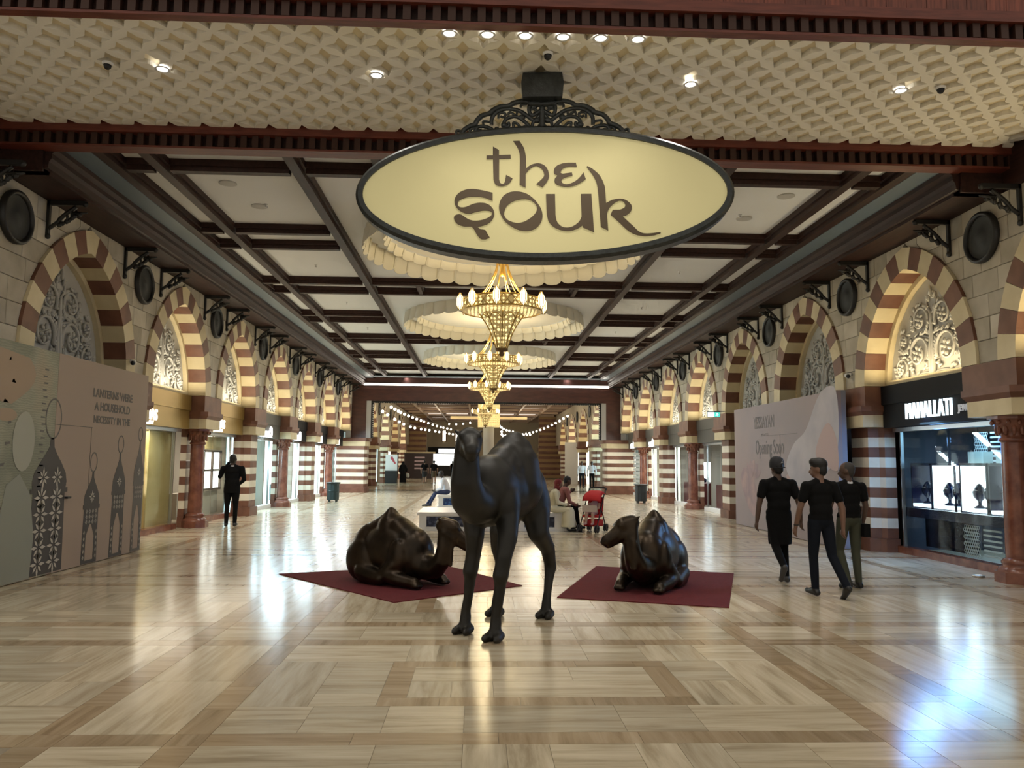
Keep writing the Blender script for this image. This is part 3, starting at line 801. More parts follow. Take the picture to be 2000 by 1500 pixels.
for i, lab in ((4, 'cyan-lit glass shop front with a script sign, first of two'), (5, 'white and cyan lit glass shop front with a script sign, second of two')):
    r_, yc, y0, y1 = shop(-1, i, 'cyan' if i == 4 else 'white', lab)
    scribble(-1, yc-.35, 2.66, 1.5, .34, .27, i).build('sign_script', E_WHITE, r_)
    mb = MB()
    for q in range(4):
        sbox(mb, -1, 1.1, 1.4, yc-.2+.45*q, yc+.15+.45*q, .13, .75+.12*(q % 2))
    mb.build('counter', mat('teal_counter', (.18, .33, .36), .3), r_)
    mb = MB()
    for q in range(4): sbox(mb, -1, 1.15, 1.5, yc+.2, yc+1.5, 1.2+.3*q, 1.22+.3*q)
    mb.build('shelf', mat('cyan_shelf', (.35, .6, .66), .3), r_)
    lamp('shop_light', 'AREA', (X(-1, .62), yc, 2.33), 250, (.60, .86, 1.0), 2.8, (0, -.75, 0), size_y=.4)
for i, lab in ((6, 'glowing white shop front before the left end portal'), (7, 'white shop front right beside the left end portal')):
    r_, yc, y0, y1 = shop(-1, i, 'white', lab)
    scribble(-1, yc-.2, 2.66, .9, .30, .27, i).build('sign_script', E_WHITE, r_)
    lamp('shop_light', 'AREA', (X(-1, .62), yc, 2.33), 220, (.80, .93, 1.0), 2.8, (0, -.75, 0), size_y=.4)
# --- right wall
r_, yc, y0, y1 = shop(1, 1, 'dark', 'dark jewellery shop front with blue-white lit sign letters')
wall_text('sign_letters', 'MAHALLATI', .43, E_BLUEW, r_, 1, yc-.02, 2.59, X(1, .29), .02, .585, .0, 1.14)
wall_text('sign_subline', 'JEWELLERY', .16, mat('sign_grey', (.5, .5, .52), .4, emit=(.5, .52, .56), estr=.35), r_, 1, yc-1.25, 2.64, X(1, .29), .01, .8, .003)
def case(ya, yb, label):
    c = empty('display_case', (0, 0, 0), 0, label, 'display case')
    mb = MB(); sbox(mb, 1, 1.18, 1.22, ya, yb, .98, 1.72); mb.build('lit_back', E_BOXB, c)
    mb = MB(); sbox(mb, 1, .72, 1.2, ya, yb, .93, .985); mb.build('lit_base', E_BOXB, c)
    if yb-ya > .65:
        mb = MB(); sbox(mb, 1, .72, 1.2, yb-.02, yb, .98, 1.72); mb.build('lit_side', E_BOXB, c)
    mb = MB()
    sbox(mb, 1, .71, 1.22, yb, yb+.03, .9, 1.76); sbox(mb, 1, .71, .74, ya-.03, ya, .9, 1.76)
    sbox(mb, 1, .71, 1.22, ya-.03, yb+.03, 1.72, 1.77); mb.build('case_frame', M_CABINET, c)
    for q in range(2):
        y = ya+(yb-ya)*(.3+.42*q)
        mb = MB(); x = X(1, .92)
        mb.lathe([(0, 0), (.09, 0), (.10, .02), (.03, .06), (.03, .12), (.10, .2), (.115, .28), (.07, .36), (.03, .42), (0, .43)], 12, (x, y, .985)); mb.build('display_bust', M_CABINET, c)
        mb = MB().tube([(x-.1*math.cos(a)*.9, y+.09*math.sin(a), 1.25+.05*math.cos(a)) for a in [k*PI/6 for k in range(12)]], .012, 5, closed=True); mb.build('necklace', M_STEEL, c)
    return c
case(yc+.72, yc+1.35, 'dark display case at the far end of the blue-lit window')
case(yc-.02, yc+.65, 'lit white display case left of centre in the blue-lit window')
case(yc-.92, yc-.22, 'lit white display case right of centre in the blue-lit window')
case(yc-1.55, yc-1.02, 'display case beside the near marble column')
mb = MB(); sbox(mb, 1, .71, 1.25, y0, y1, .72, .895); mb.build('counter_band', M_CABINET, r_)
mb = MB(); sbox(mb, 1, 1.1, 1.2, yc+.1, y1, .13, .72); mb.build('lower_panel', M_CABINET, r_)
for (ya, yb, za, zb, d) in ((yc+.18, yc+.55, 1.8, 2.4, 1.5), (yc-.62, yc-.2, .16, .72, .75)):
    t = MB()
    for q in range(7):
        for w2 in range(int((zb-za)/.06)):
            cy, cz = ya+(yb-ya)*(q+.5*(w2 % 2))/7+.02, za+.06*w2+.03
            t.tube([(X(1, d), cy+.03*math.cos(k*PI/3), cz+.03*math.sin(k*PI/3)) for k in range(6)], .006, 4, closed=True)
    t.build('lattice_screen', M_SILVER, r_)
for (ya, yb, za, zb, d) in ((yc-.9, yc+.1, 1.8, 2.4, 1.5), (yc-1.15, yc-.68, .2, .72, .78)):
    for q in range(int((zb-za)/.085)):
        mb = MB(); sbox(mb, 1, d, d+.02, ya, yb, za+.085*q, za+.085*q+.03); mb.build('slat', M_SLAT, r_)
mb = MB(); sbox(mb, 1, 1.6, 1.63, yc-1.55, yc-.95, 1.75, 2.4); mb.build('cyan_glow_panel', E_CYAN, r_)  # glowing panel added to brighten the upper shop interior
for q, (a, b) in enumerate(((yc+.05, yc+.5), (yc-.75, yc-.3))):
    mb = MB(); sbox(mb, 1, 1.32, 1.5, a, b, 1.45, 1.98); mb.build('wall_box', mat('pale_green_box', (.42, .5, .46), .5), r_)
lamp('shop_light', 'AREA', (X(1, .60), yc, 2.3), 115, (.16, .42, 1.0), 2.8, (0, .8, 0), size_y=.4)
lamp('shop_light', 'AREA', (X(1, 1.5), yc, 2.5), 80, (.35, .7, 1.0), 2.6, (0, 0, 0), size_y=.6)
ss = empty('floor_spot', (X(1, .02), 12.25, 0), 0, 'small floor spotlight glowing beside the near right column', 'spotlight')
MB().lathe([(0, 0), (.09, 0), (.09, .025), (.06, .035), (.06, .02)], 14).build('housing', M_STEEL, ss)
MB().lathe([(.06, .028), (0, .03)], 14).build('lens', E_BLUEW, ss)
for i, lab in ((4, 'glass shop front with maroon counters past the pink hoarding'), (5, 'glass shop front with a bright jewellery case, next to the right bin')):
    r_, yc, y0, y1 = shop(1, i, 'grey', lab)
    mb = MB(); sbox(mb, 1, .8, 1.3, yc-1.5, yc+1.0, .13, .95); mb.build('counter', M_MAROON, r_)
    mb = MB(); sbox(mb, 1, 1.25, 1.3, yc-1.4, yc-.3, 1.0, 1.75); mb.build('lit_back', E_BOXB, r_)
    mb = MB(); sbox(mb, 1, 1.25, 1.3, yc+.1, yc+.9, 1.05, 1.6); mb.build('lit_back', E_BOX, r_)
    mb = MB()
    for q in range(5): mb.ball((X(1, 1.05), yc-1.2+.42*q, 1.06), (.08, .1, .1), 8, 5)
    mb.build('jewellery', M_CABINET, r_)
    lamp('shop_light', 'AREA', (X(1, .8), yc, 2.36), 60, (.9, .95, 1.0), 2.6, (0, 0, 0), size_y=.3)
for i, lab in ((6, 'cream-lit shop front with glowing sign behind the right bin'), (7, 'slatted cream shop front beside the right end portal')):
    r_, yc, y0, y1 = shop(1, i, 'cream', lab)
    scribble(1, yc+.3, 2.66, .9, .36, .26, i+10).build('sign_script', E_WHITE, r_)
    if i == 7:
        for q in range(10):
            mb = MB(); sbox(mb, 1, .55, .60, yc-1.5, yc+1.5, .3+.2*q, .42+.2*q); mb.build('slat', M_SLAT, r_)
    lamp('shop_light', 'AREA', (X(1, .62), yc, 2.33), 150, (1, .96, .85), 2.8, (0, .75, 0), size_y=.4)
# side bays out of the picture keep the hall closed
for s, i in ((-1, 1), (1, 2), (1, 3), (1, 0)):
    mb = MB(); yc = ARCH_Y[s][i]; sbox(mb, s, .7, .85, yc-2.0, yc+2.0, 0, ZS); o = mb.build('wall_%s_infill' % SN[s], M_SHOPDARK); tag(o, None, None, None, 'structure')

# ================================================================== hoardings
M_PINKH = mat('hoarding_pink', (0.335, 0.255, 0.205), 0.6)
M_INK = mat('print_ink', (0.055, 0.05, 0.05), 0.6)
M_INKG = mat('print_grey', (0.11, 0.10, 0.095), 0.6)
M_PALE = mat('print_pale', (0.46, 0.42, 0.37), 0.6)
def note_print():
    mt = bpy.data.materials.new('hoarding_banknote_print'); mt.use_nodes = True; nt = mt.node_tree; b = nt.nodes['Principled BSDF']; L = nt.links.new
    tc = nt.nodes.new('ShaderNodeTexCoord'); n = nt.nodes.new('ShaderNodeTexNoise'); n.inputs['Scale'].default_value = .8; n.inputs['Detail'].default_value = 3
    L(tc.outputs['Object'], n.inputs['Vector']); r = nt.nodes.new('ShaderNodeValToRGB'); L(n.outputs['Fac'], r.inputs[0]); e = r.color_ramp.elements
    e[0].position = .38; e[0].color = (.20, .21, .155, 1); e[1].position = .62; e[1].color = (.36, .29, .20, 1); k = e.new(.5); k.color = (.30, .30, .22, 1)
    w_ = nt.nodes.new('ShaderNodeTexWave'); w_.inputs['Scale'].default_value = 9; w_.inputs['Distortion'].default_value = 6; w_.bands_direction = 'Z'
    L(tc.outputs['Object'], w_.inputs['Vector']); mx = nt.nodes.new('ShaderNodeMix'); mx.data_type = 'RGBA'; mx.blend_type = 'MULTIPLY'; mx.inputs[0].default_value = .22
    L(r.outputs[0], mx.inputs[6]); L(w_.outputs['Color'], mx.inputs[7]); L(mx.outputs[2], b.inputs['Base Color']); b.inputs['Roughness'].default_value = .55
    return mt
HX = -6.80
hd = empty('lantern_hoarding', (HX, 12.0, 0), 0, 'tall printed hoarding with lantern pictures on the left', 'hoarding')
YH0, YH1, YHS, ZH = 8.6, 15.40, 12.15, 3.30
o = MB().box((-.10, YH0-12, 0.01), (0, YHS-12-.003, ZH)).build('banknote_panel', note_print(), hd)
o = MB().box((-.10, YHS-12+.003, 0.01), (0, YH1-12, ZH)).build('pink_panel', M_PINKH, hd)
o = MB().box((-.55, YH1-12-.1, 0.01), (-.10, YH1-12, ZH)).build('return_panel', M_PINKH, hd)
def HP(y, z, o=.003): return (o, y-12.0, z)
def flat(mb, pts, o=.003, t=.002, mi=0):
    """thin printed patch on the hoarding face; pts = (y, z)"""
    n = len(pts); v = [HP(y, z, o) for y, z in pts]+[HP(y, z, o-t) for y, z in pts]
    mb.add(v, [tuple(range(n)), tuple(range(2*n-1, n-1, -1))]+[(i, (i+1) % n, n+(i+1) % n, n+i) for i in range(n)], mi)
def ring(mb, y, z, ry, rz, th, o=.003):
    n = 24
    for k in range(n):
        a, b = 2*PI*k/n, 2*PI*(k+1)/n
        flat(mb, [(y+ry*math.cos(a), z+rz*math.sin(a)), (y+ry*math.cos(b), z+rz*math.sin(b)), (y+(ry-th)*math.cos(b), z+(rz-th)*math.sin(b)), (y+(ry-th)*math.cos(a), z+(rz-th)*math.sin(a))], o)
def snow(mb, y, z, r, o=.008):
    for k in range(8):
        a = k*PI/4; c, s_ = math.cos(a), math.sin(a); p, q = -s_*r*.13, c*r*.13; rr_ = r if k % 2 == 0 else r*.8
        flat(mb, [(y+c*r*.15, z+s_*r*.15), (y+c*rr_*.55+p, z+s_*rr_*.55+q), (y+c*rr_, z+s_*rr_), (y+c*rr_*.55-p, z+s_*rr_*.55-q)], o)
def lantern(yc, w_, zb, zt, style):
    """zb..zt body and dome; ring above; printed silhouette with openings"""
    root = hd; mb = MB(); h = zt-zb; b0 = zb; bt = zb+h*.60
    ink = M_INK
    if style == 'full':
        flat(mb, [(yc-w_*.5, b0), (yc+w_*.5, b0), (yc+w_*.46, bt), (yc-w_*.46, bt)])
    else:
        ow = w_*.26; oh = h*.38
        # side posts, top panel, threshold around an arched opening
        flat(mb, [(yc-w_*.5, b0), (yc-ow, b0), (yc-ow, b0+oh*.75), (yc-w_*.06, b0+oh+.05), (yc-w_*.06, bt), (yc-w_*.46, bt)])
        flat(mb, [(yc+ow, b0), (yc+w_*.5, b0), (yc+w_*.46, bt), (yc-w_*.06, bt), (yc-w_*.06, b0+oh+.05), (yc+w_*.06, b0+oh+.05), (yc+ow, b0+oh*.75)])
        flat(mb, [(yc-w_*.5, b0-.02), (yc+w_*.5, b0-.02), (yc+w_*.5, b0+.03), (yc-w_*.5, b0+.03)], .005)
    flat(mb, [(yc-w_*.54, bt-.02), (yc+w_*.54, bt-.02), (yc+w_*.54, bt+.05), (yc-w_*.54, bt+.05)], .005)
    dome = [(yc-w_*.48, bt+.05), (yc+w_*.48, bt+.05)]
    prof = [(.5, .12), (.46, .3), (.30, .52), (.16, .68), (.07, .82), (.05, 1.0)]
    dome += [(yc+w_*a, bt+.05+(zt-bt-.05)*b_) for a, b_ in prof]+[(yc-w_*a, bt+.05+(zt-bt-.05)*b_) for a, b_ in prof[::-1]]
    flat(mb, dome)
    mb.build('lantern_print', ink if style != 'lace' else M_INKG, root)
    mb2 = MB(); rr_ = w_*.24
    ring(mb2, yc, zt+rr_*1.25, rr_, rr_*1.35, .025); mb2.build('lantern_ring', M_INKG, root)
    pat = MB()
    if style == 'full':
        for r2 in range(5):
            for c2 in (-.22, .22): snow(pat, yc+w_*c2, b0+.16+r2*(bt-b0-.1)/4.6, w_*.21)
        for c2 in (-.2, .2): snow(pat, yc+w_*c2, bt+.05+(zt-bt)*.2, w_*.17)
    else:
        for r2 in range(3):
            for c2 in (-.3, -.1, .1, .3): snow(pat, yc+w_*c2, bt-.06-.085*r2, w_*.085)
        for c2 in (-.39, .39):
            for r2 in range(5): snow(pat, yc+w_*c2, b0+.08+.1*r2, w_*.07)
        snow(pat, yc, bt+.05+(zt-bt)*.22, w_*.2)
    po_ = pat.build('lantern_pattern', M_PALE, root); po_['kind'] = 'stuff'
lantern(12.10, .95, .03, 2.02, 'full')
lantern(13.42, .52, .04, 1.50, 'open')
lantern(14.38, .50, .04, 1.82, 'open')
lantern(15.18, .42, .04, 2.05, 'lace')
for k, (t, z) in enumerate((('LANTERNS WERE', 2.74), ('A HOUSEHOLD', 2.52), ('NECESSITY IN THE', 2.31))):
    q = wall_text('print_text', t, .19 if k < 2 else .165, M_INKG, hd, -1, 14.0-12, z, .003, .001, 1.0, .006)
m_ = MB(); m_.box((0, YHS-12-.05, 2.22), (.003, 13.3-12, 2.228)); m_.box((0, 13.27-12, .02), (.003, 13.278-12, 2.22)); m_.build('door_seam', M_INK, hd)
m_ = MB().box((.0, 12.55-12, 1.10), (.05, 12.66-12, 1.13)).build('door_handle', M_BLACK, hd)
pr = MB()
rr = random.Random(11)
for k in range(26):                                   # vertical pseudo-script on the banknote print
    y = 10.45+.09*math.sin(k*1.3)+(.45 if k % 3 == 0 else 0); z = .75+.095*k
    flat(pr, [(y, z), (y+rr.uniform(.03, .13), z+rr.uniform(-.01, .02)), (y+rr.uniform(.03, .12), z+.05), (y+.015, z+.04)])
for k in range(22):
    y = 11.75+.03*(k % 2); z = .9+.1*k; flat(pr, [(y, z), (y+.10, z), (y+.10, z+.022), (y, z+.022)])
pr.build('banknote_script', M_INKG, hd)
pc = MB()
flat(pc, [(9.6, 2.55)]+[(11.0+.55*math.sin(t*.4), 2.45+.8*t/7*.98) for t in range(7)]+[(9.6, 3.28)])
flat(pc, [(10.9+.25*math.cos(t*PI/8), 2.30+.09*math.sin(t*PI/8)) for t in range(16)])
pc.build('coral_patch', mat('print_coral', (.33, .24, .165), .6), hd)
pc = MB(); flat(pc, [(11.35+.27*math.cos(t*PI/10), 1.95+.42*math.sin(t*PI/10)) for t in range(20)], .005)
pc.build('pale_oval', mat('print_paleoval', (.34, .34, .28), .6), hd)
pc = MB(); flat(pc, [(10.9, .02), (11.7, .02), (11.75, .6), (11.6, 1.2), (11.3, 1.5), (11.0, 1.35), (10.85, .7)], .004)
pc.build('grey_figure_print', mat('print_greygreen', (.25, .26, .22), .6), hd)

# right hoarding
M_LILAC = mat('hoarding_lilac', (0.29, 0.25, 0.265), 0.6, col2=(0.35, 0.275, 0.27), scale=.5)
HRX = 6.98
hr = empty('opening_hoarding', (HRX, 19.4, 0), 0, 'pale pink hoarding announcing a shop opening on the right', 'hoarding')
MB().box((0, 16.12-19.4, .01), (.1, 22.72-19.4, 3.27)).build('front_panel', M_LILAC, hr)
MB().box((.1, 16.12-19.4, .01), (.20, 16.22-19.4, 3.27)).build('return_panel', mat('hoarding_grey', (.25, .26, .33), .6), hr)
def flatR(mb, pts, o=.004, t=.002):
    n = len(pts); v = [(-o, y-19.4, z) for y, z in pts]+[(-o+t, y-19.4, z) for y, z in pts]
    mb.add(v, [tuple(range(n)), tuple(range(2*n-1, n-1, -1))]+[(i, (i+1) % n, n+(i+1) % n, n+i) for i in range(n)])
m_ = MB(); flatR(m_, [(p.x, p.y) for p in spline([(16.9, 3.26), (16.13, 3.26), (16.13, 2.0), (16.9, 1.45), (17.9, 1.2), (18.6, 1.35), (18.9, 1.7), (18.4, 2.2), (17.7, 2.5)], 5, True)])
m_.build('cloth_print', mat('print_cloth', (.47, .44, .47), .6, col2=(.37, .35, .40), scale=1.2), hr)
m_ = MB(); flatR(m_, [(p.x, p.y) for p in spline([(16.5, 2.6), (16.14, 2.2), (16.14, 1.6), (16.8, 1.75), (17.2, 1.95), (16.9, 2.4)], 5, True)], .007)
m_.build('cloth_fold_print', mat('print_rose', (.45, .33, .32), .6), hr)
m_ = MB(); flatR(m_, [(p.x, p.y) for p in spline([(18.6, 1.5), (17.9, 1.32), (17.0, 1.45), (16.4, 1.2), (16.3, .8), (17.4, .75), (18.3, 1.0), (18.9, 1.4)], 5, True)], .0035, .0015)
m_.build('cloth_shadow_print', mat('print_blush', (.43, .31, .30), .6), hr)
m_ = MB()
for k in range(6):
    a = .5+k*.42; flatR(m_, [(21.3+.1*math.cos(a), 1.25+.1*math.sin(a)), (21.3+.6*math.cos(a-.12), 1.25+.55*math.sin(a-.12)), (21.3+.75*math.cos(a+.1), 1.25+.6*math.sin(a+.1)), (21.3+.5*math.cos(a+.3), 1.25+.45*math.sin(a+.3))], .004+.0006*k, .0005)
flatR(m_, [(p.x, p.y) for p in spline([(22.2, 1.2), (21.6, .5), (21.1, .35), (21.0, 1.0), (21.4, 1.5), (22.0, 1.6)], 5, True)], .003, .001)
m_.build('flower_print', mat('print_flower', (.42, .29, .28), .6, col2=(.30, .22, .24), scale=3), hr)
M_TXT = mat('print_text_grey', (.16, .145, .15), .6)
wall_text('print_text', 'YESSAYAN', .44, M_TXT, hr, 1, 20.35-19.4, 2.66, -.004, .001, .72, .006)
wall_text('print_text', 'Opening Soon', .52, M_TXT, hr, 1, 20.0-19.4, 1.98, -.004, .001, .66, .005)
wall_text('print_text', 'JEWELS', .09, mat('print_faint', (.27, .235, .235), .6), hr, 1, 20.3-19.4, 2.45, -.004, .001, 1.8)
m_ = MB(); m_.box((-.005, 18.2-19.4, 2.44), (0, 20.3-19.4, 2.448)); m_.box((-.005, 19.25-19.4, 1.2), (0, 19.262-19.4, 2.44)); m_.build('fine_rule', M_TXT, hr)

# ================================================================== the hanging oval sign
SGY, SGX, SGZ, SA, SB = 9.22, 0.29, 4.915, 2.20, 0.775
sg = empty('hanging_sign', (SGX, SGY, SGZ), -math.radians(4.0), 'large backlit oval sign reading the souk in a black iron frame', 'sign')
sg.rotation_euler = (0, math.radians(-0.35), -math.radians(4.0))
M_SIGNIRON = mat('sign_iron', (0.016, 0.019, 0.018), 0.38, col2=(.03, .034, .032), scale=20, bump=.2)
E_SIGN = mat('sign_face_glow', (0.42, 0.375, 0.19), 0.6, emit=(1.0, 0.85, 0.42), estr=0.27, spec=.2)
ell = [(SA*math.cos(2*PI*k/96), SB*math.sin(2*PI*k/96)) for k in range(96)]
MB().prism([(x*.985, z*.96) for x, z in ell], -.10, .10, 1).build('face', E_SIGN, sg)
fr = MB()
prof = [(-.035, -.13), (.02, -.13), (.055, -.09), (.06, .09), (.02, .13), (-.035, .13)]
n = 96; k0 = len(prof)
for k in range(n):
    a = 2*PI*k/n; nx, nz = math.cos(a)/SA, math.sin(a)/SB; l = math.hypot(nx, nz); nx /= l; nz /= l
    for o_, y in prof: fr.v.append((SA*math.cos(a)+nx*o_, y, SB*math.sin(a)+nz*o_))
for k in range(n):
    for q in range(k0):
        q2 = (q+1) % k0; k2 = (k+1) % n; fr.f.append((k*k0+q, k*k0+q2, k2*k0+q2, k2*k0+q)); fr.m.append(0); fr.sm.append(False)
fr.build('oval_frame', M_SIGNIRON, sg)
# lettering, traced; source units: 430 px wide crop at 4.651 px per unit
def LT(p): return ((870+p[0]/4.651-1060.0)*9.22/1545*1.005, (381.5-(260+p[1]/4.651))*9.22/1545)
M_LETTER = mat('sign_letter', (0.085, 0.055, 0.025), 0.6)
def poly_face(b, outer, holes=()):
    eds = []
    vs_all = []
    for lp in (outer, *holes):
        vs = [b.verts.new((*[LT(p)[0]], 0, LT(p)[1])) for p in lp]
        eds += [b.edges.new((vs[i], vs[(i+1) % len(vs)])) for i in range(len(vs))]
    bmesh.ops.triangle_fill(b, use_beauty=True, use_dissolve=False, edges=eds)
def S_(pts, closed=True, n=6): return [(p.x, p.y) for p in spline(pts, n, closed)]
def C_(*segs):
    """outline from segments: each ('l', pts) straight corners or ('c', pts) smooth run"""
    out = []
    for kind, pts in segs:
        out += list(pts) if kind == 'l' else [(p.x, p.y) for p in spline(pts, 6)]
    return out
letters = {
 'letter_t': [(C_(('l', [(412, 122), (468, 155), (468, 205), (576, 202), (578, 237), (470, 241)]), ('c', [(470, 440), (482, 472), (504, 482), (522, 465), (535, 395)]), ('l', [(594, 428)]), ('c', [(575, 465), (540, 492), (490, 503), (440, 488), (418, 440)]), ('l', [(413, 243), (352, 243), (352, 207), (412, 206)])), ())],
 'letter_h': [(C_(('c', [(600, 70), (638, 130), (658, 185), (663, 250)]), ('l', [(660, 490), (716, 518), (716, 385)]), ('c', [(748, 345), (785, 318), (820, 312), (860, 335), (884, 375), (880, 420), (815, 485)]), ('l', [(872, 516)]), ('c', [(915, 460), (932, 410), (920, 350), (890, 308), (840, 287), (790, 292), (750, 310), (720, 335)]), ('c', [(718, 220), (700, 140), (658, 68)])), ())],
 'letter_e': [(C_(('l', [(1180, 284), (1188, 322)]), ('c', [(1130, 318), (1080, 328), (1048, 350), (1040, 380), (1060, 388)]), ('l', [(1143, 377), (1148, 405)]), ('c', [(1075, 425), (1048, 445), (1050, 470), (1075, 487), (1120, 485), (1180, 455), (1225, 410), (1248, 375)]), ('l', [(1270, 440)]), ('c', [(1230, 470), (1170, 500), (1100, 512), (1030, 502), (988, 475), (985, 435), (1008, 405), (980, 385), (978, 350), (1000, 315), (1050, 292), (1110, 283)])), ())],
 'letter_s': [(C_(('l', [(411, 565), (411, 641)]), ('c', [(340, 612), (270, 600), (180, 605), (110, 632), (90, 660), (95, 690), (125, 703), (170, 697), (240, 668), (310, 660), (370, 675), (412, 715), (428, 765), (410, 820), (365, 862), (300, 885)]), ('l', [(270, 888)]), ('c', [(300, 912), (345, 918)]), ('l', [(386, 990)]), ('c', [(350, 1007), (305, 1003), (270, 965), (240, 910), (215, 885)]), ('c', [(150, 885), (90, 862), (58, 820), (60, 785), (95, 768), (130, 775), (175, 808), (225, 828), (290, 828), (350, 812), (395, 785), (405, 755), (380, 738), (320, 735), (250, 750), (195, 763), (140, 752), (90, 718), (62, 670), (62, 620), (95, 568), (160, 535), (230, 528), (320, 542)])), ())],
 'letter_o': [(S_([(470, 700), (500, 610), (565, 563), (650, 555), (740, 585), (820, 660), (867, 750), (862, 835), (810, 905), (730, 930), (640, 915), (550, 860), (495, 790)]), (S_([(518, 755), (545, 690), (610, 645), (690, 628), (765, 640), (815, 690), (815, 745), (770, 800), (700, 843), (630, 853), (560, 830), (525, 795)]),))],
 'letter_u': [(C_(('l', [(903, 581), (986, 581)]), ('c', [(990, 780), (1005, 845), (1045, 888), (1095, 900), (1150, 888), (1205, 845), (1230, 795)]), ('l', [(1223, 582), (1320, 582), (1342, 944), (1240, 898), (1240, 880)]), ('c', [(1190, 912), (1130, 930), (1060, 928), (985, 900), (930, 845), (910, 770)])), ())],
 'letter_k': [(C_(('c', [(1285, 316), (1340, 350), (1400, 410), (1440, 500), (1448, 560), (1455, 670)]), ('c', [(1510, 640), (1580, 630), (1640, 645), (1685, 690), (1685, 740), (1650, 780), (1605, 797)]), ('c', [(1690, 880), (1760, 945), (1830, 960), (1950, 947)]), ('l', [(1948, 960)]), ('c', [(1890, 978), (1800, 985), (1710, 965), (1640, 920), (1570, 850), (1495, 780)]), ('l', [(1515, 735)]), ('c', [(1580, 735), (1620, 715), (1630, 685), (1610, 655), (1570, 650), (1520, 680), (1480, 725), (1462, 775)]), ('l', [(1472, 930), (1405, 895)]), ('c', [(1395, 750), (1385, 600), (1372, 490), (1340, 410), (1280, 325)])), ())],
}
for nm, parts in letters.items():
    for sgn in (-1,):
        b = bmesh.new()
        for outer, holes in parts: poly_face(b, outer, holes)
        ext_ = bmesh.ops.extrude_face_region(b, geom=list(b.faces))
        for v in ext_['geom']:
            if isinstance(v, bmesh.types.BMVert): v.co.y -= .012
        for v in b.verts: v.co.y += -.1001
        bmesh.ops.recalc_face_normals(b, faces=b.faces)
        me = bpy.data.meshes.new(nm); b.to_mesh(me); b.free(); me.materials.append(M_LETTER)
        inst(nm, me, sg)
# crest of scroll ironwork and the ceiling mount; traced in a crop of 5 px per pixel
def CT(p, y=0.0): return ((860+p[0]/5-1060.0)*9.22/1545, y, (381.5-(130+p[1]/5))*9.22/1545)
cr = MB()
def ct(pts, r, mirror=True, n=5):
    P_ = [CT((p.x, p.y)) for p in spline(pts, n)]
    cr.tube(P_, r, 6)
    if mirror: cr.tube([(2*CT((985, 0))[0]-x, y, z) for x, y, z in P_], r, 6)
ct([(150, 640), (190, 570), (250, 530), (300, 510), (320, 470), (370, 420), (450, 395), (480, 365), (560, 325), (640, 320), (690, 290), (780, 270), (850, 285)], .032)
ct([(470, 520), (475, 440), (520, 385), (600, 352), (690, 355), (770, 380), (840, 430), (900, 480)], .026)
ct([(590, 520), (610, 465), (670, 435), (740, 440), (800, 480), (850, 530), (870, 580)], .024)
ct([(590, 520), (620, 540), (650, 520), (640, 490)], .02)
ct([(700, 560), (690, 500), (730, 505), (770, 545), (830, 530)], .018)
ct([(540, 450), (545, 400), (590, 390), (615, 410), (590, 435), (560, 425)], .016)
ct([(640, 420), (650, 385), (690, 400), (710, 420)], .016)
ct([(720, 420), (740, 370), (800, 395)], .016)
ct([(290, 600), (330, 540), (400, 535), (470, 560), (500, 600)], .024)
ct([(400, 545), (385, 480), (470, 490)], .016)
ct([(300, 600), (330, 575), (400, 590)], .018)
ct([(500, 610), (520, 550), (560, 580), (600, 590)], .02)
ct([(240, 620), (260, 560), (320, 550)], .018)
ct([(600, 600), (680, 570), (780, 570), (850, 600)], .02)
ct([(860, 300), (850, 360), (880, 420), (940, 390), (985, 360)], .026)
ct([(860, 360), (900, 350), (930, 380), (900, 400)], .016)
ct([(880, 580), (890, 500), (940, 440), (980, 400)], .022)
ct([(880, 540), (930, 560), (960, 520)], .018)
ct([(770, 340), (770, 310), (830, 300)], .016)
ct([(110, 640), (115, 575), (170, 590), (200, 620)], .018)
ct([(985, 330), (985, 450), (985, 610)], .04, False)
ct([(840, 290), (985, 300), (1130, 290)], .05, False)
ct([(60, 660), (250, 625), (500, 608), (750, 600), (985, 597), (1220, 602), (1470, 612), (1720, 635), (1910, 668)], .034, False, 4)
for px_, py_ in ((600, 520), (350, 590), (900, 330), (930, 470), (780, 440), (545, 600)):
    for q in (px_, 1970-px_): cr.ball(CT((q, py_)), (.045, .03, .04), 7, 5)
cr.build('iron_crest', M_SIGNIRON, sg)
mt_ = MB(); x0, x1 = CT((790, 0))[0], CT((1185, 0))[0]
zt = 6.39-SGZ; zb = CT((0, 290))[2]
mt_.prism([(x0, zb+.02), (x0-.02, zb+.2), (x0, zt), (x0+.06, zt), (x1-.06, zt), (x1, zt), (x1+.02, zb+.2), (x1, zb+.02)], -.14, .14, 1)
mt_.prism([(x0+.1, zb), (x1-.1, zb), (x1-.1, zt-.05), (x0+.1, zt-.05)], -.18, .18, 1)
mt_.build('ceiling_mount', M_SIGNIRON, sg)

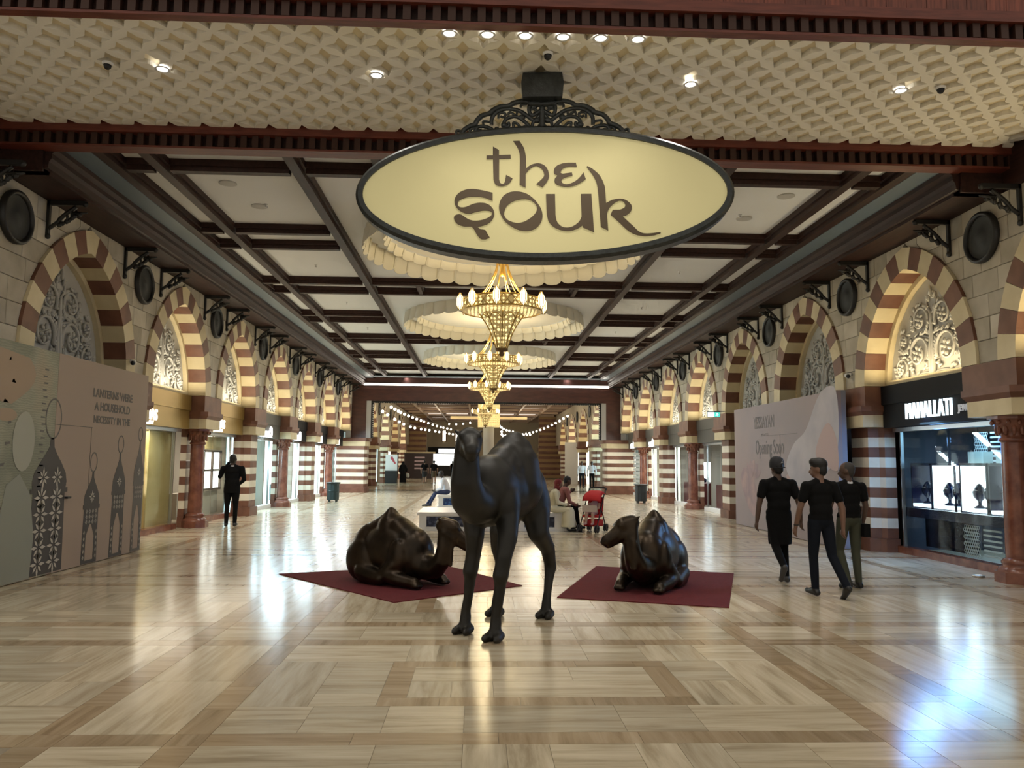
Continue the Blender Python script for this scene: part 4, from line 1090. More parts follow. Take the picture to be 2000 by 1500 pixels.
# ================================================================== ceiling rosettes (rings of curved petals) and chandeliers
M_PETAL = mat('petal_plaster', (0.74, 0.70, 0.58), 0.7)
def petal(R_, h, n, z):
    mb = MB(); w_ = 2*PI/n*1.12; q = 6; v = []
    for t in range(q+1):
        u = -1+2*t/q; a = u*w_/2; rr_ = R_+.07*(1-u*u)
        hh = h*(1-.22*abs(u)**3)
        v += [(rr_*math.cos(a), rr_*math.sin(a), z), ((rr_+.05)*math.cos(a), (rr_+.05)*math.sin(a), z-hh)]
    k = len(v); v += [(x*(1-.018/R_*1), y*(1-.018/R_), zz) for x, y, zz in v]
    f = []
    for t in range(q):
        a, b, c, d = 2*t, 2*t+2, 2*t+3, 2*t+1
        f += [(a, b, c, d), (k+d, k+c, k+b, k+a), (d, c, k+c, k+d)]
    f += [(0, 1, k+1, k), (2*q, k+2*q, k+2*q+1, 2*q+1)]
    return mb.add(v, f, 0, True).mesh('petal', M_PETAL)
PET = [(petal(2.78, .40, 40, 6.385), 40), (petal(2.36, .20, 36, 6.385), 36)]
M_GILT = mat('gilt_metal', (0.55, 0.36, 0.10), 0.32, 0.85)
def pierced():
    """pierced gilt sheet with a lamp behind: gold with small star-shaped glowing openings"""
    mt = bpy.data.materials.new('pierced_gilt'); mt.use_nodes = True; nt = mt.node_tree; b = nt.nodes['Principled BSDF']; L = nt.links.new
    b.inputs['Metallic'].default_value = .6; b.inputs['Roughness'].default_value = .35; b.inputs['Base Color'].default_value = (.5, .33, .1, 1)
    tc = nt.nodes.new('ShaderNodeTexCoord'); v = nt.nodes.new('ShaderNodeTexVoronoi'); v.inputs['Scale'].default_value = 13; v.inputs['Randomness'].default_value = .12
    L(tc.outputs['Object'], v.inputs['Vector']); r = nt.nodes.new('ShaderNodeValToRGB'); L(v.outputs['Distance'], r.inputs[0])
    e = r.color_ramp.elements; e[0].position = .34; e[0].color = (1, 1, 1, 1); e[1].position = .46; e[1].color = (.12, .12, .12, 1)
    b.inputs['Emission Color'].default_value = (1, .77, .33, 1)
    m2 = nt.nodes.new('ShaderNodeMath'); m2.operation = 'MULTIPLY'; m2.inputs[1].default_value = 1.6; L(r.outputs[0], m2.inputs[0]); L(m2.outputs[0], b.inputs['Emission Strength'])
    return mt
M_PIERCED = pierced()
E_BULB = emis('lantern_glow', (1, .86, .5), 2.6)
def chandelier_meshes():
    d = {}
    d['drum'] = MB().lathe([(.80, -.10), (.82, -.09), (.82, .09), (.80, .10), (.78, .09), (.78, -.09), (.80, -.10)], 40).mesh('drum', M_PIERCED)
    rim_ = MB()
    for z in (-.11, .11): rim_.tube([(.825*math.cos(2*PI*k/48), .825*math.sin(2*PI*k/48), z) for k in range(48)], .018, 6, closed=True)
    for k in range(32):
        a, b_ = 2*PI*k/32, 2*PI*(k+1)/32
        rim_.tube([(.83*math.cos(a), .83*math.sin(a), -.1), (.83*math.cos(b_), .83*math.sin(b_), .1)], .008, 4); rim_.tube([(.83*math.cos(b_), .83*math.sin(b_), -.1), (.83*math.cos(a), .83*math.sin(a), .1)], .008, 4)
    d['drum_rim'] = rim_.mesh('drum_rim', M_GILT)
    d['under_plate'] = MB().lathe([(.80, -.11), (.60, -.15), (.44, -.17), (.40, -.2)], 40).mesh('under_plate', M_PIERCED)
    prof = [(.46, -.16), (.40, -.25), (.31, -.38), (.235, -.52), (.17, -.68), (.12, -.84), (.10, -.90)]
    d['trumpet'] = MB().lathe(prof, 32).mesh('trumpet', M_PIERCED)
    rb = MB()
    for k in range(8):
        a = 2*PI*k/8; rb.tube([((r+.008)*math.cos(a), (r+.008)*math.sin(a), z) for r, z in prof], .014, 5)
        a2 = a+PI/8; rb.tube(spline([((.36)*math.cos(a), .36*math.sin(a), -.31), (.43*math.cos(a2-.14), .43*math.sin(a2-.14), -.22), (.435*math.cos(a2+.14), .435*math.sin(a2+.14), -.22), (.36*math.cos(a+PI/4), .36*math.sin(a+PI/4), -.31)], 4), .011, 5)
    d['trumpet_rib'] = rb.mesh('trumpet_rib', M_GILT)
    d['finial'] = MB().lathe([(.12, -.88), (.13, -.90), (.12, -.94), (.03, -.95), (.055, -1.0), (.03, -1.04), (0, -1.05)], 16).mesh('finial', mat('bronze_finial', (.2, .12, .05), .4, .7))
    rods = MB()
    for k in range(10):
        a = 2*PI*k/10; rods.tube(spline([(.62*math.cos(a), .62*math.sin(a), .08), (.36*math.cos(a), .36*math.sin(a), .34), (.17*math.cos(a), .17*math.sin(a), .68), (.10*math.cos(a), .10*math.sin(a), .95)], 4), .013, 5)
    d['hanger_rod'] = rods.mesh('hanger_rod', M_GILT)
    d['hub'] = MB().lathe([(0, .62), (.05, .64), (.06, .72), (.04, .78), (.10, .93), (.12, .97), (.10, 1.0), (.13, 1.03), (.05, 1.06), (.03, 1.2), (.03, 1.36), (.15, 1.38), (.15, 1.42)], 18).mesh('hub', M_GILT)
    d['lantern'] = MB().lathe([(0, -.17), (.02, -.15), (.055, -.09), (.07, -.06), (.07, .07), (.05, .12), (.015, .16), (0, .19)], 10).mesh('lantern', E_BULB)
    lc = MB()
    for k in range(6):
        a = 2*PI*k/6; lc.tube([(.02*math.cos(a), .02*math.sin(a), -.17), (.075*math.cos(a), .075*math.sin(a), -.07), (.075*math.cos(a), .075*math.sin(a), .07), (.015*math.cos(a), .015*math.sin(a), .19)], .006, 4)
    d['cage'] = lc.mesh('lantern_cage', M_GILT)
    return d
CH = chandelier_meshes()
def chandelier(y, z, label, nl=10, sc=1.0):
    c = empty('chandelier', (0, y, z), 0, label, 'chandelier', 'gilt chandeliers along the hall'); c.scale = (sc, sc, sc)
    for nm in ('drum', 'drum_rim', 'under_plate', 'trumpet', 'trumpet_rib', 'finial', 'hanger_rod', 'hub'): inst(nm, CH[nm], c)
    for k in range(nl):
        a = 2*PI*(k+.25)/nl; l = inst('lantern', CH['lantern'], c, (.88*math.cos(a), .88*math.sin(a), .05)); inst('lantern_cage', CH['cage'], l)
    lamp('chandelier_lamp', 'POINT', (0, y, z+.35), 110, (1, .80, .48), .25)
    lamp('chandelier_lamp', 'POINT', (0, y, z-.25), 30, (1, .80, .48), .5)
for k, y in enumerate((16.18, 25.18, 34.18)):
    r_ = empty('ceiling_rosette', (0, y, 0), 0, ('cream petal ceiling rosette partly behind the hanging sign', 'second cream petal ceiling rosette, around the front chandelier', 'far cream petal ceiling rosette before the end portal')[k], 'ceiling rosette', 'petal rosettes on the ceiling')
    for me, n in PET:
        for q in range(n): inst('petal', me, r_, (0, 0, 0), 2*PI*q/n)
    MB().lathe([(2.3, 6.378), (2.0, 6.36), (1.2, 6.34), (.4, 6.33), (.35, 6.30), (.12, 6.30), (0, 6.30)], 48).build('centre_dish', mat('rosette_dish', (.82, .79, .7), .7), r_)
    chandelier(y, 4.93, ('nearest gilt chandelier with trumpet body, under the hanging sign', 'second gilt chandelier, seen below the nearest one', 'third gilt chandelier in front of the end light strip')[k])
    lamp('rosette_cove', 'POINT', (0, y, 6.0), 45, (1, .84, .5), .5)

# ================================================================== ceiling fittings
E_DL = emis('downlight_glow', (1, .96, .88), 14.0)
DLm = MB().lathe([(.075, 0), (.09, -.012), (.065, -.015), (.06, .0)], 16).mesh('ring', M_WHITE); DLl = MB().lathe([(.062, -.006), (0, -.006)], 16).mesh('lens', E_DL)
def fit(x, y, z, label, group): 
    d = empty('downlight', (x, y, z), 0, label, 'downlight', group); inst('ring', DLm, d); inst('lens', DLl, d)
for k in range(6): fit(-.83+.415*k, 8.25, 6.383, 'bright spotlight %s from the left of the row along the front beam' % ORD[k], 'row of spots along the front beam')
for k, x in enumerate((-4.3, -1.75, 2.1, 4.75)): fit(x, 9.25, 6.383, 'recessed downlight %s from the left in the carved entrance ceiling' % ORD[k], 'downlights in the carved ceiling')
for i in range(0, 5):
    for q, x in enumerate((-5.0, -4.4, -3.7, 3.7, 4.4, 5.0)):
        fit(x, YS[i], 6.378, '%s recessed downlight of the %s side in the %s narrow ceiling strip' % (('outer', 'middle', 'inner', 'inner', 'middle', 'outer')[q], SN[-1 if x < 0 else 1], ORD[i]), 'downlights in the hall ceiling strips')
spk = MB().lathe([(.15, 0), (.15, -.012), (.13, -.018), (0, -.012)], 20).mesh('grille', mat('speaker_grille', (.5, .5, .48), .7))
for k, (x, y, l) in enumerate(((-4.75, 13.2, 'nearer round ceiling speaker in the left panel'), (-4.55, 14.4, 'farther round ceiling speaker in the left panel'), (4.85, 13.2, 'nearer round ceiling speaker in the right panel'), (4.55, 14.5, 'farther round ceiling speaker in the right panel'))):
    o = inst('ceiling_speaker', spk, None, (x, y, 6.38)); tag(o, l, 'speaker', 'round ceiling speakers')
spr = MB().lathe([(.035, 0), (.035, -.01), (.012, -.012), (.012, -.05), (.03, -.055), (.03, -.06), (0, -.06)], 10).mesh('sprinkler', M_STEEL)
n = 0
for i in range(4):
    for x in (-4.4, 4.4):
        o = inst('sprinkler', spr, None, (x, YS[i]+2.25+.35, 6.38)); tag(o, 'small metal sprinkler on the %s side ceiling, %s panel back' % (SN[1 if x > 0 else -1], ORD[i]), 'sprinkler', 'ceiling sprinklers')
for k, (x, y) in enumerate(((-4.9, 9.15), (.28, 8.62), (5.2, 9.15))):
    c = empty('ceiling_camera', (x, y, 6.385), 0, 'small dark dome camera at the %s of the carved ceiling' % ('left', 'middle', 'right')[k], 'camera', 'dome cameras')
    MB().lathe([(.06, 0), (.06, -.02), (.05, -.03)], 14).build('base', M_WHITE, c); MB().ball((0, 0, -.035), (.045, .045, .05), 10, 6).build('dome', M_BLACK, c)
for s, y, z, lab in ((-1, 15.72, 3.62, 'left'), (1, 16.15, 3.6, 'right')):
    c = empty('wall_camera', (s*(HW-.05), y, z), 0, 'small white security camera on the %s stone wall' % lab, 'camera')
    MB().lathe([(.05, -.03), (.05, .03)], 12).build('mount', M_WHITE, c); MB().tube([(0, 0, 0), (-s*.08, -.06, -.02)], .02, 6).build('arm', M_WHITE, c)
    b = MB().tube([(-s*.07, -.02, -.02), (-s*.10, -.14, -.05)], .05, 12); b.build('housing', M_WHITE, c); MB().ball((-s*.102, -.15, -.052), .042, 10, 6).build('lens', M_BLACK, c)
ex = empty('exit_sign', (6.73, 24.62, 3.17), 0, 'green and white lit exit sign jutting from the right wall', 'sign')
MB().box((0, -.03, 0), (.75, .03, .30)).build('housing', M_BLUEGREY, ex)
MB().box((.02, -.035, .02), (.40, -.031, .26)).build('white_face', emis('exit_white', (.85, 1, .97), 1.6), ex)
MB().box((.40, -.035, .02), (.73, -.031, .26)).build('green_face', emis('exit_green', (.1, .75, .6), 1.1), ex)
MB().ball((.56, -.037, .20), (.03, .004, .03), 8, 5).bar((.56, -.037, .17), (.53, -.037, .10), .05, .004).bar((.53, -.037, .10), (.60, -.037, .05), .03, .004).bar((.54, -.037, .10), (.47, -.037, .07), .03, .004).bar((.57, -.037, .16), (.64, -.037, .13), .025, .004).build('running_figure', E_WHITE, ex)
MB().box((.38*.56, -.015, .17), (.575, .015, .20)).build('wall_mount', M_STEEL, ex)
for ch_e in ex.children:
    if ch_e.name.split('.')[0] != 'wall_mount': ch_e.scale = (.56, 1, .6)
# ================================================================== end portal
PY = 43.2
M_PORTAL = mat('portal_wood', (0.055, 0.02, 0.016), 0.4, col2=(.085, .032, .024), scale=2, stretch=(1, 1, 4))
M_GREYTRIM = mat('grey_trim', (0.42, 0.41, 0.40), 0.5)
pt_ = empty('end_portal', (0, PY, 0), 0, 'wide dark wood portal frame at the end of the first hall', 'portal')
MB().box((-7.4, 0, 4.95), (7.4, .5, 6.35)).build('lintel', M_PORTAL, pt_)
for s in (-1, 1):
    a, b = sorted((s*6.55, s*7.4)); MB().box((a, 0, 2.92), (b, .5, 4.95)).build('jamb', M_PORTAL, pt_)
    a, b = sorted((s*6.30, s*6.55)); MB().box((a, .02, 2.92), (b, .45, 4.97)).build('grey_jamb', M_GREYTRIM, pt_)
    a, b = sorted((s*6.22, s*6.30)); mb = MB().box((a, .1, 2.92), (b, .5, 4.92))
    for k in range(16): a2, b2 = sorted((s*6.16, s*6.22)); mb.box((a2, .1, 2.96+.12*k), (b2, .2, 3.02+.12*k))
    mb.build('black_moulding', M_BLACK, pt_)
    a, b = sorted((s*7.36, s*7.62)); MB().box((a, -.06, 2.92), (b, 0.3, 5.8)).build('grey_pilaster', M_GREYTRIM, pt_)
MB().box((-6.55, .02, 4.95), (6.55, .45, 5.06)).build('grey_head', M_GREYTRIM, pt_)
mb = MB().box((-6.3, .06, 4.87), (6.3, .5, 4.95))
for k in range(100): mb.box((-6.2+.125*k, .04, 4.83), (-6.14+.125*k, .1, 4.87))
mb.build('black_moulding', M_BLACK, pt_)
sl = empty('light_strip', (0, PY-.10, 5.84), 0, 'long bright light strip across the top of the end portal', 'light strip')
MB().box((-6.7, -.04, -.055), (6.7, .03, .055)).build('tube', emis('strip_glow', (1, .93, .82), 5.0), sl)
MB().box((-7.1, .03, -.08), (7.1, .1, .09)).build('housing', M_WOOD, sl)
lamp('strip_lamp', 'AREA', (0, PY-.22, 5.80), 90, (1, .92, .78), 13, (math.radians(60), 0, PI), size_y=.1)
o = MB().box((-6.56, PY-.6, 6.2), (6.56, PY-.1, 6.42)).build('trim_cornice_end', M_WOOD); tag(o, None, None, None, 'structure')
o = MB().box((-6.2, PY-.95, 6.19), (6.2, PY-.6, 6.24)).build('trim_soffit_end', M_BLUEGREY); tag(o, None, None, None, 'structure')
for s in (-1, 1):
    p = empty('portal_pier', (s*7.4, PY+.1, 0), 0, 'broad striped pier carrying the %s side of the end portal' % SN[s], 'pier', 'striped portal piers')
    n = 11; h = 2.22/n
    prof = [(-.82*s, -.30), (-.95*s, -.12), (-.95*s, .6), (.75*s, .6), (.75*s, -.30)]
    for k in range(n): MB().prism(prof, .26+h*k, .26+h*(k+1)-.002, 2).build('course', M_WHITEBAND if k % 2 else M_BROWN, p)
    MB().prism([(x*1.05, y*1.05) for x, y in prof], 0, .26, 2).build('plinth', M_BROWN, p)
    MB().prism([(x*1.06, y*1.06) for x, y in prof], 2.48, 2.74, 2).build('impost_band', M_CREAM, p)
    MB().prism([(x*1.12, y*1.12) for x, y in prof], 2.74, 2.92, 2).build('impost_slab', M_BROWN, p)

# ================================================================== the second hall beyond the portal
FZ = 6.15
M_FARCEIL = mat('far_red_ceiling', (0.055, 0.014, 0.010), 0.5)
M_FARBEAM = mat('far_pale_beam', (0.36, 0.26, 0.19), 0.5)
fc = MB().box((-8, 43.7, FZ+.2), (8, 92, FZ+.3)).build('ceiling_far', M_FARCEIL); tag(fc, 'red-brown coffered ceiling of the hall beyond the portal', None, None, 'structure')
for x in (-5.6, -3.9, -1.2, .9, 3.2, 5.3): MB().box((x-.07, 43.7, FZ), (x+.07, 92, FZ+.2)).build('ceiling_beam', M_FARBEAM, fc)
for k in range(12): MB().box((-7, 46+4*k, FZ+.02), (7, 46.14+4*k, FZ+.2)).build('ceiling_beam', M_FARBEAM, fc)
for k in range(6):
    for xa, xb in ((-5.4, -4.1), (-3.6, -1.5), (1.2, 3.0), (3.5, 5.1)):
        MB().box((xa, 49.2+7*k, FZ+.16), (xb, 50.0+7*k, FZ+.2)).build('ceiling_panel', emis('far_ceiling_glow', (1, .86, .72), .9), fc)
FAR_Y = {-1: [51.5, 58.5, 65.5, 72.5], 1: [51.5, 58.5, 65.5, 72.5]}
M_FARWALL = mat('far_stone', (0.42, 0.36, 0.26), 0.8)
for s in (-1, 1):
    wv = MB(); es = [44.0]+FAR_Y[s]+[79.5]
    for k in range(len(es)-1):
        fa = (lambda z, y=es[k]: y+1.45*ext(z)) if k > 0 else (lambda z: 43.8)
        fb = (lambda z, y=es[k+1]: y-1.45*ext(z)) if k < len(es)-2 else (lambda z: 79.5)
        for q in range(8): block(wv, s, fa, fb, ZS+(FZ+.2-ZS)*q/8, ZS+(FZ+.2-ZS)*(q+1)/8, .0, .6)
    o = wv.build('wall_%s_far' % SN[s], M_FARWALL); tag(o, None, None, None, 'structure')
    for i, yc in enumerate(FAR_Y[s]):
        a = empty('pointed_arch', (s*HW, yc, 0), 0, '%s striped arch beyond the portal on the %s' % (ORD[i], SN[s]), 'arch', 'striped arches beyond the portal'); a.scale = (1, 1.45, 1)
        for me in VOUS[s]: inst('voussoir', me, a)
        lamp('arch_uplight', 'AREA', (s*(HW+.2), yc, ZS-.4), 40, (1, .82, .48), 3.0, (PI, 0, PI/2), size_y=.2)
        o = MB().box((s*(HW+.9), yc-3.4, 0), (s*(HW+1.0), yc+3.4, 5.6)).build('wall_%s_recess' % SN[s], [E_CYAN, M_SHOPWALL, E_CREAM, M_SHOPWALL][i] if s > 0 else [M_SHOPWALL, E_CYAN, M_SHOPWALL, E_CREAM][i]); tag(o, None, None, None, 'structure')  # some recess walls glow, brightness put into their material
        yp = yc+3.5
        p = empty('striped_pier', (s*HW, yp, 0), 0, '%s striped pier beyond the portal on the %s' % (ORD[i], SN[s]), 'pier', 'striped piers beyond the portal')
        for k in range(11): inst('course', PM[s, 'course', k], p)
        inst('plinth', PM[s, 'plinth'], p); inst('impost_slab', PM[s, 'impost_slab'], p); inst('impost_band', PM[s, 'impost_band'], p); inst('springer', PM[s, 'springer'], p)
        if i < 3: 
            md = empty('round_medallion', (s*(HW-.03), yp, 5.25), 0, '%s dark medallion beyond the portal on the %s' % (ORD[i], SN[s]), 'medallion', 'medallions beyond the portal')
            mb = MB().lathe([(.42, 0), (.42, .06), (.3, .04), (0, .05)], 20); mb.v = [(-s*z, x, y) for x, y, z in mb.v]; mb.build('dish', M_DARKDISC, md)
    # striped cross wall that narrows the hall
    cw = empty('striped_cross_wall', (s*6.9, 79.8, 0), 0, 'striped cross wall narrowing the far hall on the %s' % SN[s], 'wall', 'striped cross walls')
    for k in range(14): MB().box((-1.25, 0, 2.5+.27*k), (1.25, .5, 2.5+.27*(k+1)-.004)).build('course', M_BROWN if k % 2 == 0 else mat('tan_band', (.34, .21, .09), .6), cw)
    if s > 0:
        for k in range(9): MB().box((-1.25, 0, .1+.27*k), (1.25, .5, .1+.27*(k+1)-.004)).build('course', M_BROWN if k % 2 else mat('tan_band', (.34, .21, .09), .6), cw)
ki = empty('dark_kiosk', (-6.6, 78.6, 0), 0, 'dark kiosk with rows of small text under the left cross wall', 'kiosk')
MB().box((-1.7, 0, 0), (1.7, .8, 2.45)).build('body', mat('kiosk_brown', (.045, .025, .025), .5), ki)
MB().box((-1.9, -.1, 2.45), (1.9, .9, 2.6)).build('roof', M_CREAM, ki)
mb = MB()
for k in range(4): mb.box((-.1, -.01, .9+.35*k), (.9, 0, 1.05+.35*k))
mb.build('lit_shelf', emis('kiosk_lines', (.8, .5, .4), .25), ki)
# far arcade bits behind the cross walls
for s in (-1, 1):
    for i, yc in enumerate((83.5, 88.5)):
        a = empty('pointed_arch', (s*(HW-.9), yc, 0), 0, '%s arch of the farthest arcade on the %s' % (ORD[i], SN[s]), 'arch', 'arches of the farthest arcade')
        for me in VOUS[s]: inst('voussoir', me, a)
        p = empty('striped_pier', (s*(HW-.9), yc+2.25, 0), 0, '%s pier of the farthest arcade on the %s' % (ORD[i], SN[s]), 'pier', 'piers of the farthest arcade')
        for k in range(11): inst('course', PM[s, 'course', k], p)
        inst('plinth', PM[s, 'plinth'], p); inst('springer', PM[s, 'springer'], p); inst('impost_band', PM[s, 'impost_band'], p)
ew = MB().box((-9, 92, 0), (9, 92.3, 7)).build('wall_back', M_FARWALL); tag(ew, 'far end wall of the souk', None, None, 'structure')
fs = empty('far_shop', (-4.0, 91.7, 0), 0, 'bright far shop with a lit sign at the very end of the souk', 'shop front')
MB().box((-1.9, 0, 1.2), (1.9, .1, 2.5)).build('lit_window', emis('far_window', (1, 1, .9), 4.0), fs)
MB().box((-1.0, -.1, 2.6), (1.0, 0, 3.1)).build('sign', E_WHITE, fs); MB().box((-1.9, -.05, 0), (1.9, .05, 1.2)).build('counter', M_BLACK, fs)
MB().box((-2.2, -.02, 2.5), (2.2, .08, 3.3)).build('fascia', M_DARKF, fs)
for k, x in enumerate((-4.4, -2.9)):
    wn = empty('lit_lancet', (x, 91.95, 4.0), 0, '%s tall lit lancet window on the far end wall' % ('left', 'right')[k], 'window', 'lit lancet windows')
    MB().box((-.17, -.03, 0), (.17, 0, 1.2)).build('pane', emis('lancet_glow', (1, .92, .75), 3.0), wn)
    MB().box((-.27, -.02, -.1), (-.17, .02, 1.25)).box((.17, -.02, -.1), (.27, .02, 1.25)).build('frame', M_BROWN, wn)
# central pillar of the far hall with glowing pierced capital
cp = empty('far_pillar', (0.35, 62, 0), 0, 'pale central pillar with glowing pierced capital behind the camel', 'pillar')
MB().lathe([(.55, 0), (.55, .3), (.42, .4), (.42, 4.4)], 24).build('shaft', mat('pillar_grey', (.50, .47, .42), .6), cp)
MB().box((-.85, -.85, 4.4), (.85, .85, 6.1)).build('glowing_capital', M_PIERCED, cp)
MB().box((-3.0, -.1, 5.0), (3.0, .1, 5.2)).build('gold_bar', mat('gold_bar', (.5, .33, .12), .4, emit=(1, .75, .35), estr=.5), cp)
chandelier(52.0, 4.95, 'farthest gilt chandelier, just above the standing camel head', 8)
for y in (50, 60, 70): 
    for x in (-4, 4): lamp('far_hall_fill', 'POINT', (x, y, 5.2), 190, (1, .84, .6), 1.2)  # fill lights added in mid-air, without a fitting
lamp('far_hall_fill', 'POINT', (0, 84, 4.5), 250, (1, .84, .6), 1.2)
# globe string lights
E_GLOBE = emis('globe_glow', (1, .93, .8), 4.0)
gm = MB().ball((0, 0, 0), .095, 8, 6).mesh('globe', E_GLOBE); gs = MB().lathe([(.03, .1), (.035, .16), (0, .17)], 6).mesh('socket', M_BLACK)
def string(pts, n, label):
    P_ = spline(pts, 12); s_ = empty('string_lights', P_[0], 0, label, 'string lights', 'globe string lights of the far hall')
    o = Vector(P_[0]); MB().tube([p-o for p in P_], .012, 4).build('wire', M_BLACK, s_)
    for k in range(n):
        q = P_[int((k+.5)/n*(len(P_)-1))]-o; g = inst('globe', gm, s_, q-Vector((0, 0, .16)))
string([(-5.6, 46, 5.0), (-5.3, 52, 4.9), (-4.8, 60, 4.9), (-4.0, 70, 4.9), (-3.0, 80, 5.0)], 17, 'string of white globe lights along the left of the far hall')
string([(-6.3, 47, 4.85), (-5.4, 56, 4.3), (-4.2, 66, 4.35), (-2.5, 74, 4.3), (-.9, 82, 4.3)], 20, 'lower string of globe lights on the left of the far hall')
string([(-3.6, 76, 5.4), (-2.2, 74, 5.3), (-.9, 72, 5.4)], 4, 'short string of three globe lights left of the camel head')
string([(6.2, 58, 5.3), (5.6, 64, 4.9), (4.8, 70, 4.6), (3.9, 76, 4.5), (2.6, 80, 4.5)], 16, 'string of white globe lights along the right of the far hall')
string([(1.2, 66, 4.9), (1.8, 68, 4.6), (2.6, 70, 4.5), (3.6, 72, 4.3), (4.6, 74, 4.4)], 11, 'lower string of globe lights right of the pillar')
string([(1.3, 60, 4.2), (1.5, 63, 3.9), (2.4, 66, 4.2)], 5, 'short string of globe lights beside the pillar')
# white hoarding in the far hall
h2 = empty('white_hoarding', (6.9, 62, 0), 0, 'plain white hoarding standing in the far hall on the right', 'hoarding')
MB().box((-.55, 0, 0), (.45, .1, 3.25)).build('front_panel', M_WHITE, h2); MB().box((.35, .1, 0), (.45, 4.0, 3.25)).build('side_panel', M_WHITE, h2)
# ================================================================== bodies: overlapping tapered limbs fused into one skin
class Body:
    """tapered capsules and ellipsoids, fused by a voxel remesh into ONE continuous mesh; faces take the material of the nearest limb"""
    def __init__(s): s.p = []
    def cap(s, a, ra, b, rb, m=0): s.p.append(('c', Vector(a), ra, Vector(b), rb, m)); return s
    def chain(s, pts, m=0):
        for (a, ra), (b, rb) in zip(pts, pts[1:]): s.cap(a, ra, b, rb, m)
        return s
    def ell(s, c, r, m=0, rot=None): s.p.append(('e', Vector(c), Vector(r), rot or Matrix.Identity(3), None, m)); return s
    def build(s, name, mats, parent=None, voxel=.012, smooth=5, sf=.5, xform=None):
        mb = MB(); n, h = (30, 20) if voxel > .0125 else (20, 14)
        for q in s.p:
            if q[0] == 'c':
                _, a, ra, b, rb, m = q; d = b-a
                d = d.normalized() if d.length > 1e-6 else Vector((0, 0, 1)); rot = d.to_track_quat('Z', 'Y').to_matrix()
                k = len(mb.v); mb.ball((0, 0, 0), 1.0, n, h)
                for i in range(k, len(mb.v)):
                    v = Vector(mb.v[i]); up = v.z > 1e-6
                    mb.v[i] = tuple((b+rot @ (v*rb)) if up else (a+rot @ (v*ra)))
            else: mb.ball(q[1], tuple(q[2]), n, h, rot=q[3])
        me = mb.mesh(name+'_raw', mats[0], True); o = bpy.data.objects.new(name+'_raw', me); COL.objects.link(o)
        rm = o.modifiers.new('r', 'REMESH'); rm.mode = 'VOXEL'; rm.voxel_size = voxel; rm.use_smooth_shade = True
        if smooth: sm = o.modifiers.new('s', 'SMOOTH'); sm.factor = sf; sm.iterations = smooth
        dg = bpy.context.evaluated_depsgraph_get(); me2 = bpy.data.meshes.new_from_object(o.evaluated_get(dg)); me2.name = name
        bpy.data.objects.remove(o); bpy.data.meshes.remove(me)
        me2.materials.clear()
        for m in mats: me2.materials.append(m)
        nf = len(me2.polygons); c = np.empty(nf*3); me2.polygons.foreach_get('center', c); c = c.reshape(-1, 3)
        best = np.full(nf, 1e9); idx = np.zeros(nf, int)
        for q in s.p:
            if q[0] == 'c':
                a, b = np.array(q[1]), np.array(q[3]); ab = b-a; t = np.clip(((c-a) @ ab)/max(1e-9, ab @ ab), 0, 1)
                d = np.linalg.norm(c-(a+t[:, None]*ab), axis=1)-(q[2]+(q[4]-q[2])*t); m = q[5]
            else:
                l = (c-np.array(q[1])) @ np.array(q[3]); r = np.array(q[2]); k = np.linalg.norm(l/r, axis=1); d = (k-1)*np.linalg.norm(l, axis=1)/np.maximum(k, 1e-6); m = q[5]
            u = d < best; best[u] = d[u]; idx[u] = m
        me2.polygons.foreach_set('material_index', idx); me2.polygons.foreach_set('use_smooth', [True]*nf); me2.update()
        return inst(name, me2, parent)

M_BRONZE = mat('dark_bronze', (0.022, 0.016, 0.011), 0.33, 0.75, col2=(0.045, 0.03, 0.018), scale=4, bump=.04, bscale=30)
M_BRONZE2 = mat('matte_bronze', (0.011, 0.010, 0.008), 0.46, 0.35, col2=(0.02, 0.017, 0.013), scale=4, bump=.05, bscale=30)

def camel_head(B, p, d, up=(0, 0, 1), k=1.0):
    """p: back of skull, d: facing direction"""
    p = Vector(p); d = Vector(d).normalized(); u = Vector(up); s = d.cross(u).normalized(); u = s.cross(d).normalized()
    P = lambda f, l, h: p+(d*f+s*l+u*h)*k
    B.cap(P(0, 0, 0), .105*k, P(.12, 0, .01), .105*k)                 # skull
    B.cap(P(.10, 0, -.01), .10*k, P(.30, 0, -.075), .075*k)           # face
    B.cap(P(.28, 0, -.07), .078*k, P(.40, 0, -.10), .07*k)            # muzzle
    B.cap(P(.22, 0, -.14), .055*k, P(.39, 0, -.165), .05*k)           # lower jaw
    B.ell(P(.43, 0, -.115), (.05*k, .06*k, .05*k))
    for q in (-1, 1):
        B.cap(P(.15, q*.075, .045), .035*k, P(.20, q*.08, .03), .028*k)     # brow and eye
        B.ell(P(.17, q*.095, .02), (.022*k, .022*k, .02*k))
        B.cap(P(-.04, q*.085, .045), .03*k, P(-.075, q*.125, .075), .018*k)  # ear
        B.ell(P(.42, q*.03, -.08), (.018*k, .018*k, .018*k))
        B.cap(P(.05, q*.06, -.07), .06*k, P(.2, q*.045, -.11), .05*k)       # cheek

def camel_foot(B, x, y, z=0.0, fx=1.0, fy=0.0):
    f = Vector((fx, fy, 0)).normalized(); l = Vector((-f.y, f.x, 0))
    for q in (-1, 1):
        B.cap(Vector((x, y, z+.045))+l*q*.045-f*.03, .05, Vector((x, y, z+.035))+l*q*.06+f*.10, .042)
        B.ell(Vector((x, y, z+.03))+l*q*.062+f*.14, (.022, .022, .024))
    B.ell((x-.02*f.x, y-.02*f.y, z+.035), (.085, .085, .035))

